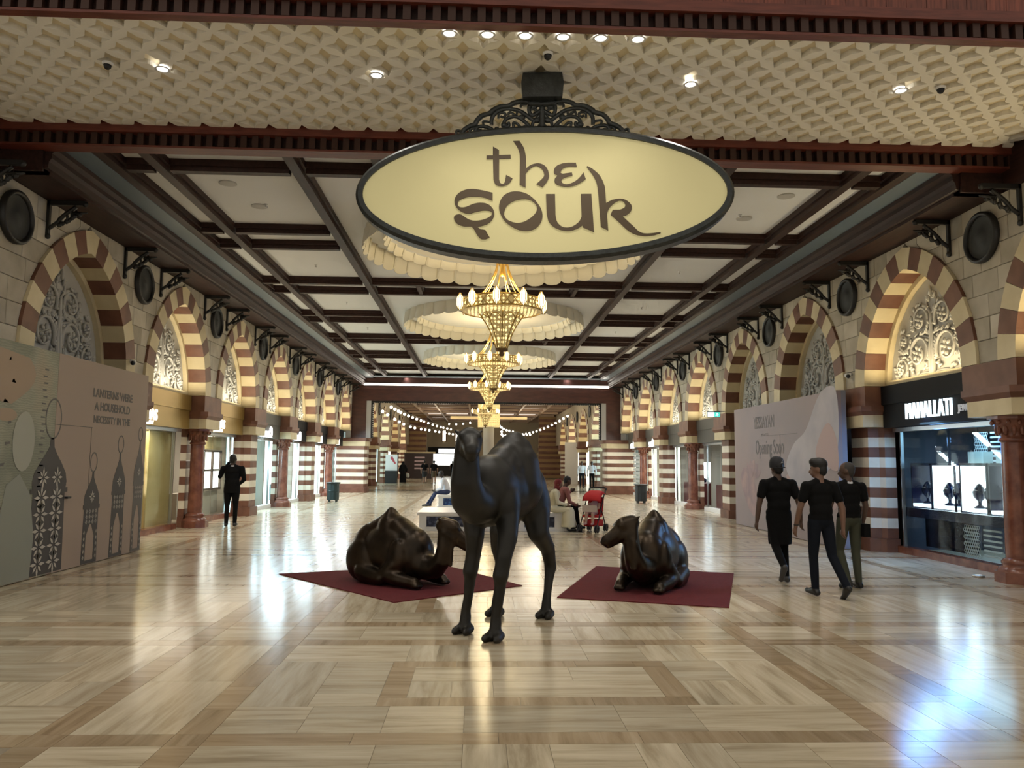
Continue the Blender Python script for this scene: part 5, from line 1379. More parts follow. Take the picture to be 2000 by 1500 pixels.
# ---- standing camel (local x forward, y to its left)
B = Body()
B.ell((.02, 0, 1.42), (.66, .33, .34)); B.ell((.42, 0, 1.43), (.36, .30, .37)); B.ell((-.48, 0, 1.40), (.34, .29, .34))
B.ell((.10, 0, 1.36), (.50, .30, .28))
B.chain([((-.08, .02, 1.48), .37), ((-.12, .03, 1.66), .305), ((-.14, .04, 1.82), .215), ((-.15, .05, 1.935), .125)])
B.chain([((-.66, 0, 1.44), .20), ((-.45, 0, 1.58), .23), ((-.15, .04, 1.86), .15), ((.12, .02, 1.69), .20), ((.36, 0, 1.53), .24), ((.52, 0, 1.43), .23)])
B.chain([((-.3, .02, 1.72), .20), ((-.07, .03, 1.77), .20), ((.06, .02, 1.62), .27)])
B.chain([((.55, 0, 1.36), .24), ((.74, 0, 1.30), .20), ((.90, .0, 1.36), .18), ((.985, .0, 1.52), .15), ((1.0, .01, 1.70), .13), ((.99, .01, 1.84), .12), ((.99, .02, 1.90), .12)])
B.ell((.62, 0, 1.26), (.16, .15, .15))
hd_dir = Vector((.84, .46, -.02))
camel_head(B, (.93, .0, 1.945), hd_dir, (0, 0, 1), 1.03)
B.ell((1.0, .04, 1.93), (.13, .13, .11))
FEET = {'fl': (.68, .20), 'fr': (.50, -.21), 'hl': (-.60, .27), 'hr': (-.47, -.28)}
for kk, sgn in (('fl', 1), ('fr', -1)):
    x, y = FEET[kk]
    B.ell((.44, sgn*.20+.02, 1.28), (.18, .12, .26))
    B.chain([((.46, sgn*.19+.03, 1.20), .125), ((.50*.5+x*.5, sgn*.20+.08, .98), .10), ((x-.01, y+.075, .80), .08), ((x, y+.06, .68), .078), ((x+.01, y+.05, .62), .082), ((x, y+.045, .55), .062), ((x, y+.025, .35), .05), ((x, y, .22), .052), ((x, y, .16), .06), ((x+.02, y, .09), .058)])
    camel_foot(B, x+.02, y)
for kk, sgn in (('hl', 1), ('hr', -1)):
    x, y = FEET[kk]
    B.ell((-.52, sgn*.17, 1.22), (.24, .15, .32))
    B.chain([((-.48, sgn*.18, 1.15), .16), ((-.42, sgn*.23, .95), .12), ((x-.02, y, .76), .085), ((x-.10, y, .60), .07), ((x-.12, y, .54), .072), ((x-.09, y, .46), .058), ((x-.03, y, .28), .048), ((x, y, .2), .052), ((x+.01, y, .15), .058), ((x+.02, y, .09), .056)])
    camel_foot(B, x+.02, y)
B.chain([((-.78, 0, 1.46), .06), ((-.84, .03, 1.3), .04), ((-.84, .06, 1.12), .035), ((-.83, .07, 1.02), .05), ((-.83, .07, .92), .055), ((-.83, .07, .84), .025)])
for q in range(9):      # tufts along neck and hump
    B.ell((.93+.10*math.sin(q), .0, 1.30+.06*q), (.03, .05, .04))
c1 = B.build('camel_statue', [M_BRONZE2], None, .013, 20)
c1.location = (-.165, 8.59, 0); c1.rotation_euler = (0, 0, math.atan2(-.91, -.415))
tag(c1, 'tall dark bronze camel statue standing in the middle of the hall', 'camel statue')

# ---- kneeling camels
def kneeling(neck, head_p, head_d, extra=0.0):
    B = Body()
    B.ell((-.02, 0, .44), (.62, .35, .40)); B.ell((.36, 0, .42), (.32, .29, .38)); B.ell((-.45, 0, .42), (.32, .33, .40))
    B.chain([((-.03, 0, .60), .31), ((-.06, 0, .76), .22), ((-.09, 0, .90), .125), ((-.10, 0, .985), .07)])
    B.chain([((-.52, 0, .54), .24), ((-.32, 0, .68), .2), ((-.10, 0, .88), .13), ((.10, 0, .74), .19), ((.34, 0, .58), .23)])
    for q in (-1, 1):
        B.ell((-.42, q*.27, .30), (.30, .13, .30)); B.cap((-.30, q*.34, .16), .12, (.12, q*.36, .10), .09)      # folded hind leg
        B.cap((.12, q*.36, .09), .085, (-.25, q*.38, .07), .065)
        B.ell((.34, q*.26, .40), (.16, .10, .24))                                                                # shoulder
        B.chain([((.30, q*.27, .30), .115), ((.16, q*.31, .16), .11), ((.40, q*.31, .11), .095), ((.62, q*.27, .085), .082)])
        B.ell((.66, q*.265, .085), (.09, .085, .08)); B.ell((.74, q*.23, .05), (.06, .05, .045)); B.ell((.74, q*.30, .05), (.06, .05, .045))
    B.chain(neck); camel_head(B, head_p, head_d, (0, 0, 1), 1.04)
    for q in range(8): B.ell((neck[-1][0][0]-.02*(8-q)/8+.10, neck[2][0][1], .34+.05*q), (.03, .05, .035))
    B.chain([((-.74, 0, .45), .06), ((-.82, .04, .30), .04), ((-.80, .06, .15), .045)])
    return B
B = kneeling([((.40, 0, .40), .25), ((.62, 0, .28), .19), ((.82, -.02, .27), .145), ((.97, -.04, .38), .118), ((1.02, -.05, .56), .10), ((1.02, -.05, .72), .092), ((1.03, -.05, .83), .09)], (1.0, -.05, .86), (.78, .52, -.34))
c2 = B.build('camel_statue', [M_BRONZE], None, .014, 24); c2.location = (-1.62, 11.50, .012); c2.rotation_euler = (0, 0, math.radians(-42))
tag(c2, 'kneeling bronze camel statue facing right on the left red rug', 'camel statue')
B = kneeling([((.40, 0, .40), .25), ((.62, 0, .32), .19), ((.78, 0, .36), .15), ((.88, -.03, .50), .125), ((.90, -.05, .66), .112), ((.90, -.06, .80), .105), ((.89, -.06, .88), .10)], (.85, -.06, .92), (.66, -.70, -.28))
c3 = B.build('camel_statue', [M_BRONZE], None, .014, 24); c3.location = (2.02, 11.25, .012); c3.rotation_euler = (0, 0, math.radians(-117))
tag(c3, 'kneeling bronze camel statue facing the viewer on the right red rug', 'camel statue')

# ---- rugs
M_RUG = mat('red_carpet', (0.085, 0.004, 0.007), 0.95, col2=(0.135, 0.008, 0.012), scale=40, bump=.5, bscale=160)
def rug(pts, label):
    cx = sum(p[0] for p in pts)/4; cy = sum(p[1] for p in pts)/4
    o = MB().prism([(x-cx, y-cy) for x, y in pts], 0.0005, .012, 2).build('red_rug', M_RUG, None, (cx, cy, 0)); tag(o, label, 'rug', 'red rugs under the kneeling camels')
rug([(-3.44, 12.31), (-1.46, 9.90), (.18, 11.23), (-.98, 13.37)], 'dark red rug under the left kneeling camel')
rug([(1.53, 13.30), (3.58, 12.50), (2.57, 9.58), (.57, 10.28)], 'dark red rug under the right kneeling camel')

# ================================================================== people
SK_B = mat('skin_brown', (0.085, 0.045, 0.03), 0.55); SK_T = mat('skin_tan', (0.17, 0.09, 0.06), 0.55); SK_D = mat('skin_dark', (0.045, 0.026, 0.018), 0.5); SK_L = mat('skin_light', (0.45, 0.28, 0.2), 0.55)
HAIR = mat('black_hair', (0.006, 0.005, 0.005), 0.6); GREYHAIR = mat('short_grey_hair', (0.035, 0.03, 0.028), 0.7)
CL_BLACK = mat('black_cloth', (0.004, 0.004, 0.0045), 0.9, spec=.2); CL_NAVY = mat('navy_denim', (0.006, 0.008, 0.014), 0.9, spec=.2); CL_OLIVE = mat('olive_trousers', (0.045, 0.048, 0.03), 0.85)
CL_WHITE = mat('white_shirt', (0.66, 0.66, 0.70), 0.8); CL_PINK = mat('dusty_pink_shirt', (0.27, 0.10, 0.09), 0.85); CL_CREAM = mat('cream_dress', (0.62, 0.58, 0.42), 0.85)
CL_RED = mat('red_scarf', (0.16, 0.02, 0.02), 0.85); CL_BLUE = mat('blue_jeans', (0.02, 0.032, 0.085), 0.85); SHOE = mat('black_shoe', (0.008, 0.007, 0.007), 0.45); SHOEG = mat('grey_shoe', (0.05, 0.047, 0.045), 0.6)
CL_KHAKI = mat('khaki_shorts', (0.11, 0.085, 0.05), 0.85); CL_CHAR = mat('charcoal_shorts', (0.02, 0.02, 0.022), 0.85)
def hand(B, w, d, m, k=1.0, pal=Vector((1, 0, 0))):
    """w wrist, d direction of the fingers, pal: direction the thumb points; palm plus five curled fingers"""
    w = Vector(w); d = Vector(d).normalized(); t = (Vector(pal)-d*d.dot(Vector(pal))).normalized(); n_ = d.cross(t)
    B.cap(w, .024*k, w+d*.075*k, .03*k, m); B.cap(w+d*.05*k+t*.02*k, .02*k, w+d*.085*k+t*.02*k, .02*k, m); B.cap(w+d*.05*k-t*.025*k, .018*k, w+d*.082*k-t*.022*k, .018*k, m)
    for q, (o, l) in enumerate(((.030, .070), (.010, .080), (-.010, .074), (-.030, .056))):
        a = w+d*.085*k+t*o*k; b = a+(d*.9+n_*.35)*l*.55*k; c = b+(d*.55+n_*.8)*l*.5*k
        B.chain([(a, .0105*k), (b, .0095*k), (c, .008*k)], m)
    a = w+d*.03*k+t*.028*k; b = a+(d*.6+t*.7)*.045*k; c = b+(d*.95+t*.2)*.035*k
    B.chain([(a, .0135*k), (b, .0115*k), (c, .0095*k)], m)
def head(B, p, face, m_skin, m_hair, style='short', k=1.0, tilt=0.0):
    """p: base of skull centre; face: horizontal facing direction"""
    p = Vector(p); f = Vector(face).normalized(); s = f.cross(Vector((0, 0, 1))).normalized(); u = s.cross(f).normalized(); rot = Matrix((s, f, u)).transposed()
    P = lambda l, ff, h: p+(s*l+f*ff+u*h)*k
    B.ell(P(0, .0, .075), (.074*k, .094*k, .105*k), m_skin, rot); B.ell(P(0, .035, .01), (.055*k, .06*k, .062*k), m_skin, rot)
    B.cap(P(0, .088, .055), .012*k, P(0, .105, .025), .016*k, m_skin)                                                     # nose
    for q in (-1, 1):
        B.ell(P(q*.078, -.005, .055), (.012*k, .022*k, .032*k), m_skin, rot); B.ell(P(q*.032, .082, .072), (.014*k, .012*k, .008*k), m_hair, rot)   # ear, eye
    B.ell(P(0, .088, -.005), (.024*k, .012*k, .008*k), m_skin, rot)                                                       # lips
    if style == 'short':
        B.ell(P(0, -.015, .10), (.080*k, .096*k, .092*k), m_hair, rot); B.ell(P(0, -.05, .055), (.072*k, .055*k, .08*k), m_hair, rot)
    elif style == 'thick':
        B.ell(P(0, -.01, .125), (.090*k, .105*k, .082*k), m_hair, rot); B.ell(P(0, -.05, .06), (.078*k, .06*k, .085*k), m_hair, rot); B.ell(P(0, .05, .15), (.075*k, .06*k, .05*k), m_hair, rot)
    elif style == 'crop':
        B.ell(P(0, -.02, .09), (.077*k, .090*k, .094*k), m_hair, rot); B.ell(P(0, -.05, .05), (.068*k, .05*k, .07*k), m_hair, rot)
    elif style == 'scarf':
        B.ell(P(0, -.02, .085), (.092*k, .108*k, .118*k), m_hair, rot); B.ell(P(0, -.03, -.04), (.085*k, .09*k, .09*k), m_hair, rot); B.ell(P(0, .05, .06), (.062*k, .06*k, .075*k), m_skin, rot)

def walker(H, mats, sk, sh, tr, shoe, hair, hstyle, face, stride, arms, girth=1.0, sleeve='short', collar=None, heads=None):
    """standing or walking figure, local +y = walking direction, feet on z=0.
    mats indices: sk skin, sh shirt, tr trousers, shoe, hair. stride: ((thigh,shin) per leg) foot offsets; arms: elbow & wrist offsets"""
    k = H/1.78; B = Body(); V = lambda x, y, z: Vector((x*k, y*k, z*k))
    hip = .93; g = girth
    B.ell(V(0, 0, .98), (.165*k*g, .115*k*g, .13*k), tr)
    B.ell(V(0, -.02, 1.10), (.155*k*g, .105*k*g, .16*k), sh); B.ell(V(0, 0, 1.24), (.165*k*g, .11*k*g, .17*k), sh); B.ell(V(0, -.005, 1.36), (.175*k*g, .105*k*g, .13*k), sh)
    B.cap(V(-.14*g, -.005, 1.425), .065*k, V(.14*g, -.005, 1.425), .065*k, sh); B.ell(V(0, 0, 1.01), (.168*k*g, .12*k*g, .09*k), sh)
    B.cap(V(0, -.01, 1.44), .062*k, V(0, .01, 1.555), .056*k, sk)
    if collar is not None:
        B.chain([(V(.06*math.cos(a), .06*math.sin(a)-.005, 1.478), .013*k) for a in [q*PI/5 for q in range(11)]], collar)
    for q in (-1, 1): B.cap(V(q*.05, -.01, 1.475), .05*k, V(q*.13*g, -.01, 1.44), .055*k, sh)
    head(B, V(0, .02, 1.578), face, sk, hair, hstyle, k*1.07)
    for q, st in zip((-1, 1), stride):
        (ky, kz), (ay, az), tz = st          # knee (y,z), ankle (y,z), toe pitch
        hp = V(q*.09, 0, hip); kn = V(q*.10, ky, kz); an = V(q*.10, ay, az)
        B.chain([(hp, .088*k*g), ((hp*.55+kn*.45), .078*k*g), (kn, .06*k), ((kn*.6+an*.4), .058*k), (an, .048*k)], tr)
        toe = an+Vector((q*.015*k, .17*k*math.cos(tz), -.035*k+.17*k*math.sin(tz)))
        heel = an+Vector((0, -.04*k*math.cos(tz), -.04*k-.04*k*math.sin(tz)))
        B.cap(heel, .042*k, toe, .036*k, shoe); B.cap(an+Vector((0, 0, -.01)), .05*k, heel*.4+toe*.6+Vector((0, 0, .012)), .04*k, shoe)
    for q, ar in zip((-1, 1), arms):
        (ex, ey, ez), (wx, wy, wz) = ar
        shp = V(q*.195*g, -.005, 1.42); el = V(q*ex, ey, ez); wr = V(q*wx, wy, wz)
        if sleeve == 'short':
            mid = shp*.42+el*.58; B.cap(shp, .068*k, mid, .064*k, sh); B.cap(mid, .046*k, el, .043*k, sk); B.chain([(el, .042*k), (el*.5+wr*.5, .038*k), (wr, .028*k)], sk)
        else:
            B.chain([(shp, .068*k), (el, .054*k), (el*.4+wr*.6, .045*k), (wr, .04*k)], sh)
        hand(B, wr, (wr-el).normalized()*.8+Vector((0, .1, -.5)), sk, k, Vector((0, 1, 0)))
    return B
STAND = (((.0, .50), (-.03, .085), 0.0), ((.0, .50), (-.03, .085), 0.0))
REL = (((.27, -.03, 1.14), (.27, .06, .90)), ((.27, -.03, 1.14), (.27, .06, .90)))
def place(B, name, mats, loc, rz, label, cat='person', voxel=.011, group=None, sm=6):
    t = empty(name, loc, rz, label, cat, group); B.build('body', mats, t, voxel, sm); return t
# three men walking away on the right (facing up the hall)
mats = [SK_B, CL_BLACK, CL_BLACK, SHOEG, HAIR]
st = (((.0, .50), (-.05, .085), 0.0), ((-.02, .53), (-.36, .30), -1.05))     # right foot lifted behind
st1 = (((-.10, .52), (-.36, .27), -1.1), ((.06, .50), (.02, .085), 0.0))
p1 = place(walker(1.80, mats, 0, 1, 2, 3, 4, 'crop', (-.1, 1, 0), st1, (((.30, -.02, 1.13), (.34, -.02, .88)), ((.29, -.06, 1.13), (.33, -.02, .88))), 1.12), 'person', mats, (3.98, 11.62, 0), math.radians(4), 'man in black polo and backwards cap walking away, leftmost of three')
cp_ = MB(); cp_.lathe([(.104, -.035), (.108, .0), (.106, .05), (.09, .10), (.05, .13), (0, .138)], 18, (0, 0, 0)); cp_.prism([(-.07, -.09), (.07, -.09), (.06, -.155), (.0, -.175), (-.06, -.155)], -.035, -.022)
co = cp_.build('cap', mat('charcoal_cap', (.022, .022, .026), .8), p1, (0, .02, 1.705)); 
lg = MB().bar((-.012, 0, 0), (.012, 0, .04), .01, .004).bar((.0, 0, .018), (.022, 0, .004), .009, .004).build('cap_emblem', mat('cap_white', (.6, .6, .6), .7), co, (.03, -.105, .03))
ap = MB().lathe([(.165, .56), (.175, .62), (.178, .75), (.178, .95), (.175, 1.02)], 20); ap.v = [(x, y*.72-.03, z) for x, y, z in ap.v]
sh_ = ap.build('long_shorts', CL_BLACK, p1)
mats = [SK_T, CL_BLACK, CL_NAVY, SHOE, HAIR]
st2 = (((.03, .50), (.0, .085), 0.0), ((-.08, .52), (-.40, .16), -.75))
p2 = place(walker(1.80, mats, 0, 1, 2, 3, 4, 'thick', (-.75, .65, 0), st2, (((.28, .02, 1.13), (.29, .12, .88)), ((.27, -.08, 1.13), (.26, -.10, .88))), 1.02), 'person', mats, (4.12, 10.50, 0), math.radians(8), 'young man with thick black hair and black polo walking away, middle of three')
ch_ = MB().tube([(-.293+.03*math.cos(a), .105+.03*math.sin(a), .915) for a in [q*PI/6 for q in range(12)]], .008, 6, closed=True).build('wristband', M_BLACK, p2)
mats = [SK_B, CL_BLACK, CL_OLIVE, SHOE, GREYHAIR, CL_WHITE]
st3 = (((.10, .52), (-.10, .10), -.2), ((.02, .50), (-.03, .085), 0.0))
p3 = place(walker(1.77, mats, 0, 1, 2, 3, 4, 'crop', (-.8, .6, 0), st3, (((.25, .06, 1.15), (.22, .2, .98)), ((.25, -.02, 1.15), (.24, .04, .92))), 1.06, 'short', 5), 'person', mats, (4.80, 11.12, 0), math.radians(6), 'grey-haired man in black polo and olive trousers, rightmost of three')
bg_ = MB().box((.13, -.16, .72), (.22, .0, .90)).build('hip_pouch', CL_BLACK, p3)
# man in a suit on the phone at the left
mats = [SK_D, CL_BLACK, CL_BLACK, SHOE, HAIR, CL_WHITE]
p4 = place(walker(1.86, mats, 0, 1, 2, 3, 4, 'crop', (.25, 1, 0), STAND, (((.30, .02, 1.22), (.13, .16, 1.55)), ((.28, .0, 1.15), (.16, .18, 1.05))), 1.15, 'long', 5), 'person', mats, (-6.80, 20.9, 0), math.radians(8), 'man in dark suit seen from behind, phone at his ear')
jk = MB().lathe([(.205, .86), (.205, .95), (.19, 1.1)], 20); jk.v = [(x, y*.72, z) for x, y, z in jk.v]; jk.build('jacket_skirt', CL_BLACK, p4)
MB().box((-.115, .12, 1.64), (-.10, .19, 1.78)).build('phone', M_BLACK, p4)

def sitter(H, mats, sk, sh, tr, shoe, hair, hstyle, face, lean, feet, arms, girth=1.0, seat=.46):
    """seated figure, local +y = forward, hips at origin on a seat of given height"""
    k = H/1.75; B = Body(); V = lambda x, y, z: Vector((x*k, y*k, z))
    z0 = seat+.10
    B.ell(V(0, 0, z0+.02), (.17*k*girth, .14*k*girth, .12*k), tr)
    sh_c = Vector((0, lean*k, z0+.46*k))
    B.chain([(V(0, -.01, z0+.05), .135*k*girth), (Vector((0, lean*.5*k-.03, z0+.24*k)), .14*k*girth), (Vector((0, lean*.85*k, z0+.38*k)), .14*k*girth)], sh)
    B.cap(sh_c+Vector((-.14*k, 0, 0)), .07*k, sh_c+Vector((.14*k, 0, 0)), .07*k, sh)
    nk = sh_c+Vector((0, .03*k, .05*k)); B.cap(sh_c, .06*k, nk+Vector((0, .03*k, .08*k)), .055*k, sk)
    head(B, nk+Vector((0, .05*k, .10*k)), face, sk, hair, hstyle, k)
    for q, (kn, an) in zip((-1, 1), feet):
        hp = V(q*.09, .02, z0-.01); K = V(*kn, ) if len(kn) == 3 else None
        K = Vector((kn[0]*k, kn[1]*k, kn[2])); A = Vector((an[0]*k, an[1]*k, an[2]))
        B.chain([(hp, .09*k), (hp*.5+K*.5, .082*k), (K, .065*k)], tr); B.chain([(K, .062*k), (K*.5+A*.5, .056*k), (A, .045*k)], tr)
        B.cap(A+Vector((0, -.03, -.03)), .042*k, A+Vector((0, .16*k, -.045)), .036*k, shoe)
    for q, (el, wr) in zip((-1, 1), arms):
        S = sh_c+Vector((q*.19*k, 0, -.01)); E_ = Vector((el[0]*k, el[1]*k, el[2])); W_ = Vector((wr[0]*k, wr[1]*k, wr[2]))
        B.chain([(S, .064*k), (E_, .05*k), (W_, .036*k)], sh); hand(B, W_, (W_-E_), sk, k, Vector((0, 0, 1)))
    return B
# man in a white shirt on the rear bench, facing left
mats = [SK_D, CL_WHITE, CL_BLUE, SHOE, HAIR]
place(sitter(1.76, mats, 0, 1, 2, 3, 4, 'crop', (.2, 1, -.25), .14, (((-.11, .40, .54), (-.11, .62, .10)), ((.10, .42, .55), (.10, .74, .09))), (((-.26, .18, .70), (-.16, .38, .62)), ((.26, .18, .70), (.14, .40, .62))), 1.0), 'person', mats, (-1.62, 30.2, 0), math.radians(90), 'man in white shirt and blue jeans seated on the rear bench')
# couple on the right end of the front bench
mats = [SK_B, CL_PINK, CL_BLACK, SHOE, HAIR]
place(sitter(1.78, mats, 0, 1, 2, 3, 4, 'short', (0, 1, -.3), .16, (((-.11, .44, .55), (-.11, .50, .10)), ((.11, .44, .55), (.10, .52, .10))), (((-.26, .22, .80), (-.18, .42, .95)), ((.25, .2, .72), (.14, .42, .64))), 1.05), 'person', mats, (1.60, 20.35, 0), math.radians(-72), 'man in dusty pink shirt seated at the bench end by the stroller')
mats = [SK_T, CL_CREAM, CL_CREAM, SHOE, CL_RED]
pw_ = place(sitter(1.62, mats, 0, 1, 2, 3, 4, 'scarf', (.2, 1, -.1), .08, (((-.11, .42, .54), (-.11, .46, .09)), ((.11, .42, .54), (.10, .46, .09))), (((-.24, .14, .72), (-.10, .34, .66)), ((.24, .14, .72), (.08, .36, .66))), 1.05), 'person', mats, (1.42, 19.95, 0), math.radians(-95), 'woman in cream dress and red headscarf beside the man in pink')
sk_ = MB().lathe([(.20, .12), (.19, .3), (.17, .5), (.12, .60)], 16); sk_.v = [(x, y*.9+.40, z) for x, y, z in sk_.v]; sk_.build('dress_skirt', CL_CREAM, pw_)
bk = MB(); bk.ball((0, -.20, .85), (.14, .09, .22), 12, 8).ball((0, -.26, .78), (.10, .06, .10), 10, 6); bk.build('backpack', mat('navy_backpack', (.01, .014, .04), .8), pw_)

# far pedestrians
def far(H, mats, hst, face, loc, rz, label, sleeve='short', st=STAND, girth=1.0, idx=(0, 1, 2, 3, 4)):
    return place(walker(H, mats, *idx, hst, face, st, REL, girth, sleeve), 'person', mats, loc, rz, label, 'person', .016, None, 2)
far(1.78, [SK_B, CL_WHITE, CL_NAVY, SHOE, HAIR], 'short', (0, 1, 0), (6.55, 53.5, 0), math.radians(185), 'man in white shirt and dark trousers standing far right, left of two', 'long')
far(1.80, [SK_D, CL_WHITE, CL_BLACK, SHOE, HAIR], 'crop', (0, 1, 0), (6.95, 51.5, 0), math.radians(170), 'man in white shirt and black trousers standing far right, right of two', 'long')
WK = (((.12, .52), (.12, .09), 0), ((-.06, .50), (-.25, .14), -.4))
pm = [SK_L, CL_BLACK, CL_CHAR, SHOE, HAIR]
def shorts(loc, cloth, label):
    m_ = [SK_L, CL_BLACK, SK_L, SHOE, HAIR]
    t = far(1.76, m_, 'short', (0, 1, 0), loc, 0, label, 'short', WK)
    q = MB().lathe([(.19, .52), (.19, .7), (.175, .95)], 16); q.v = [(x, y*.75, z) for x, y, z in q.v]; q.build('shorts', cloth, t); return t
shorts((-4.45, 60, 0), CL_CHAR, 'person in black top and dark shorts walking far off, left of two')
shorts((-3.70, 59, 0), CL_KHAKI, 'person in black top and khaki shorts walking far off, right of two')
t = empty('person', (-6.35, 63, 0), 0, 'woman in long black robe walking far left', 'person')
B = Body(); B.chain([((0, 0, .06), .27), ((0, 0, .5), .24), ((0, 0, 1.0), .19), ((0, 0, 1.3), .18), ((0, 0, 1.38), .13)], 0); B.chain([((.17, 0, 1.32), .07), ((.28, .02, 1.05), .08), ((.26, .12, .85), .06)], 0); B.chain([((-.17, 0, 1.32), .07), ((-.28, .02, 1.05), .08), ((-.26, .12, .85), .06)], 0)
B.ell((0, .02, 1.52), (.11, .12, .14), 0); B.ell((0, .10, 1.51), (.06, .05, .08), 1); hand(B, (.26, .13, .83), (0, .1, -1), 1); hand(B, (-.26, .13, .83), (0, .1, -1), 1); B.build('body', [CL_BLACK, SK_L], t, .016, 3)
MB().ball((0, 0, 0), (.16, .08, .2), 10, 6).build('carrier_bag', mat('pale_bag', (.5, .5, .45), .7), t, (.36, .1, .55))
for k, (x, y) in enumerate(((-3.2, 86), (-2.35, 84))):
    far(1.72, [SK_B, CL_BLACK, CL_BLACK, SHOE, HAIR], 'short', (0, 1, 0), (x, y, 0), 0, ('dark silhouette before the far bright shop, left', 'dark silhouette before the far bright shop, right')[k])
ps = empty('poster_stand', (-7.0, 60.5, 0), 0, 'white poster stand on a dark base far left beyond the portal', 'sign stand')
MB().box((-.45, -.03, .95), (.45, .03, 2.15)).build('poster', M_WHITE, ps); MB().box((-.45, -.2, 0), (.45, .2, .95)).build('base', M_BLACK, ps)
MB().prism([(-.1, 1.9), (.05, 2.05), (.35, 1.5), (.25, 1.45)], -.036, -.031, 1).build('poster_print', mat('poster_red', (.5, .08, .1), .6), ps)

# ================================================================== benches, bins, stroller
M_BENCH = mat('white_bench', (0.72, 0.71, 0.70), 0.25); 
def mosaic(name, c1, c2):
    mt = bpy.data.materials.new(name); mt.use_nodes = True; nt = mt.node_tree; b = nt.nodes['Principled BSDF']; L = nt.links.new
    tc = nt.nodes.new('ShaderNodeTexCoord'); v = nt.nodes.new('ShaderNodeTexVoronoi'); v.inputs['Scale'].default_value = 9; L(tc.outputs['Object'], v.inputs['Vector'])
    r = nt.nodes.new('ShaderNodeValToRGB'); L(v.outputs['Distance'], r.inputs[0]); e = r.color_ramp.elements; e[0].position = .25; e[0].color = (*c2, 1); e[1].position = .5; e[1].color = (*c1, 1)
    L(r.outputs[0], b.inputs['Base Color']); b.inputs['Roughness'].default_value = .3; return mt
def bench(y, label, c1, c2, d=2.2):
    t = empty('marble_bench', (0, y, 0), 0, label, 'bench', 'white benches down the middle of the hall')
    MB().box((-1.95, 0, .38), (1.95, d, .45)).build('seat_slab', M_BENCH, t)
    MB().box((-1.95, .0, 0), (1.95, d, .06)).build('plinth', M_BENCH, t)
    xs = [-1.9, -1.72, -.72, -.52, .52, .72, 1.48, 1.9]
    for k in range(0, 8, 2): MB().box((xs[k], .02, .06), (xs[k+1], d-.02, .38)).build('upright', M_BENCH, t)
    for k in range(1, 7, 2): MB().box((xs[k], .14, .09), (xs[k+1], .18, .35)).build('mosaic_panel', mosaic(name='mosaic%.0f_%d' % (y, k), c1=c1, c2=c2), t)
    for k in range(1, 7, 2): MB().box((xs[k], .04, .06), (xs[k+1], .2, .09)).box((xs[k], .04, .35), (xs[k+1], .2, .38)).build('panel_frame', M_BENCH, t)
bench(19.95, 'white front bench with dark blue mosaic panels behind the camels', (.012, .018, .05), (.10, .12, .2))
bench(29.6, 'white rear bench with bright blue mosaic panel', (.01, .05, .22), (.06, .2, .5))
M_BIN = mat('green_bin', (0.02, 0.035, 0.035), 0.4, 0.3)
def bin_(x, y, m, label):
    t = empty('litter_bin', (x, y, 0), 0, label, 'bin', 'fluted litter bins')
    n = 24; poly = [((.235+.014*(k % 2))*math.cos(2*PI*k/n), (.235+.014*(k % 2))*math.sin(2*PI*k/n)) for k in range(n)]
    MB().prism(poly, .08, .74).build('fluted_body', m, t); MB().lathe([(.24, .74), (.29, .75), (.30, .79), (.29, .80), (.18, .81), (.17, .76)], 24).build('rim_lid', m, t)
    mb = MB()
    for k in range(4): a = PI/4+k*PI/2; mb.box((.2*math.cos(a)-.025, .2*math.sin(a)-.025, 0), (.2*math.cos(a)+.025, .2*math.sin(a)+.025, .09))
    mb.build('foot', m, t); MB().lathe([(.252, .42), (.256, .43), (.256, .46), (.252, .47)], 24).build('band', m, t)
bin_(-6.45, 33.4, M_BIN, 'dark green fluted litter bin on the left before the portal'); bin_(6.55, 34.0, mat('black_bin', (.018, .02, .02), .45), 'black litter bin on the right before the portal')
# stroller
sr = empty('stroller', (2.45, 19.95, 0), math.radians(152), 'red baby stroller with black frame beside the seated couple', 'stroller')
M_RED = mat('stroller_red', (0.48, 0.012, 0.015), 0.75)
for sx in (-.22, .22):
    MB().tube(spline([(sx, .38, .12), (sx, .12, .48), (sx, -.16, .88), (sx, -.30, 1.02)], 5), .015, 8).build('side_tube', M_BLACK, sr)
    MB().tube([(sx, -.30, .10), (sx, -.08, .42), (sx, .12, .62)], .015, 8).build('rear_tube', M_BLACK, sr)
MB().tube(spline([(-.22, -.30, 1.02), (-.20, -.36, 1.07), (0, -.38, 1.08), (.20, -.36, 1.07), (.22, -.30, 1.02)], 5), .022, 8).build('handlebar', M_BLACK, sr)
for sx in (-.22, .22):
    for yy_ in (.38, -.30):
        for q in (-.03, .03):
            w_ = MB().lathe([(.085, -.012), (.095, -.01), (.095, .01), (.085, .012), (.03, .014), (.03, -.014), (.085, -.012)], 16); w_.v = [(sx+q+z, yy_+x, .096+y) for x, y, z in w_.v]; w_.build('wheel', M_BLACK, sr)
MB().box((-.20, -.08, .36), (.20, .24, .42)).bar((0, -.10, .40), (0, -.22, .85), .40, .04, 0, (0, 1, 0)).build('seat', M_RED, sr)
cn = MB(); nn = 10
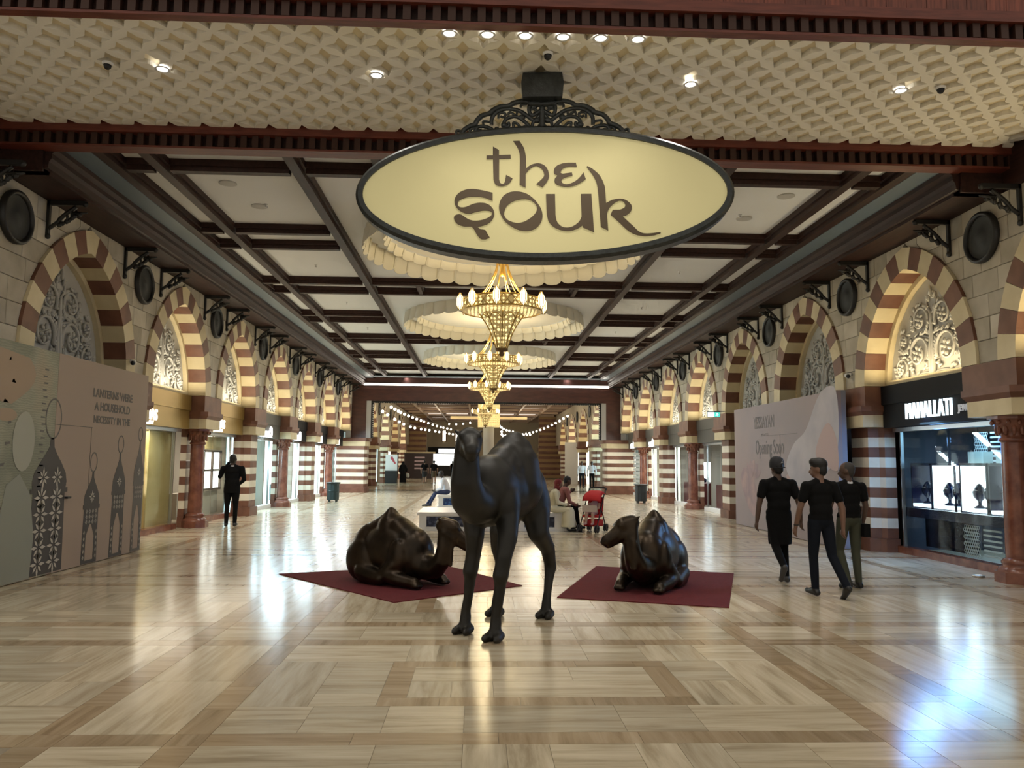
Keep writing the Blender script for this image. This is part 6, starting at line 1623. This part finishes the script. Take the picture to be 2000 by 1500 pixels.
for k in range(nn+1):
    a = math.radians(10+110*k/nn)
    for q in range(9):
        u = -1+q/4; cn.v.append((.24*u, -.14+.34*math.cos(a)*(1-.12*u*u), .72+.30*math.sin(a)*(1-.25*u*u*u*u)))
for k in range(nn):
    for q in range(8): cn.f.append((k*9+q, k*9+q+1, k*9+q+10, k*9+q+9)); cn.m.append(0); cn.sm.append(True)
co = cn.build('canopy', M_RED, sr); md = co.modifiers.new('t', 'SOLIDIFY'); md.thickness = .012
MB().box((-.19, -.20, .14), (.19, .20, .17)).box((-.19, -.20, .14), (.19, -.18, .30)).box((-.19, .18, .14), (.19, .20, .30)).box((-.19, -.2, .14), (-.17, .2, .30)).box((.17, -.2, .14), (.19, .2, .30)).build('basket', M_RED, sr)
MB().box((-.19, .26, .50), (.19, .30, .66)).build('front_tray', mat('tray_beige', (.5, .42, .36), .6), sr)
t = empty('person', (2.45, 19.95, 0), math.radians(152), 'small child in pale pink sitting in the red stroller', 'person')
B = Body(); m_ = [SK_L, mat('pale_pink', (.5, .3, .3), .8), HAIR]
B.chain([((0, -.02, .50), .10), ((0, -.08, .66), .10), ((0, -.10, .72), .07)], 1); head(B, (0, -.08, .80), (0, 1, 0), 0, 2, 'short', .85)
for q in (-1, 1):
    B.chain([((q*.06, .0, .48), .06), ((q*.08, .26, .46), .05)], 1); B.chain([((q*.08, .27, .45), .045), ((q*.09, .30, .25), .035)], 0); B.cap((q*.09, .29, .22), .032, (q*.09, .38, .21), .026, 1)
    B.chain([((q*.12, -.08, .68), .035), ((q*.15, .06, .58), .03), ((q*.10, .18, .56), .025)], 0); hand(B, (q*.10, .18, .56), (0, 1, -.1), 0, .5, Vector((0, 0, 1)))
B.build('body', m_, t, .009, 2)
# small glowing details need no direct light sampling of their own (the lamps beside them carry their light)
for nm in ('globe_glow', 'lantern_glow', 'pierced_gilt', 'kiosk_lines', 'downlight_glow', 'sign_white', 'sign_bluewhite', 'sign_grey', 'exit_white', 'exit_green', 'gold_bar', 'lancet_glow', 'sign_face_glow', 'far_ceiling_glow', 'display_white', 'display_cool', 'far_window'):
    mt_x = bpy.data.materials.get(nm)
    if mt_x: mt_x.cycles.emission_sampling = 'NONE'
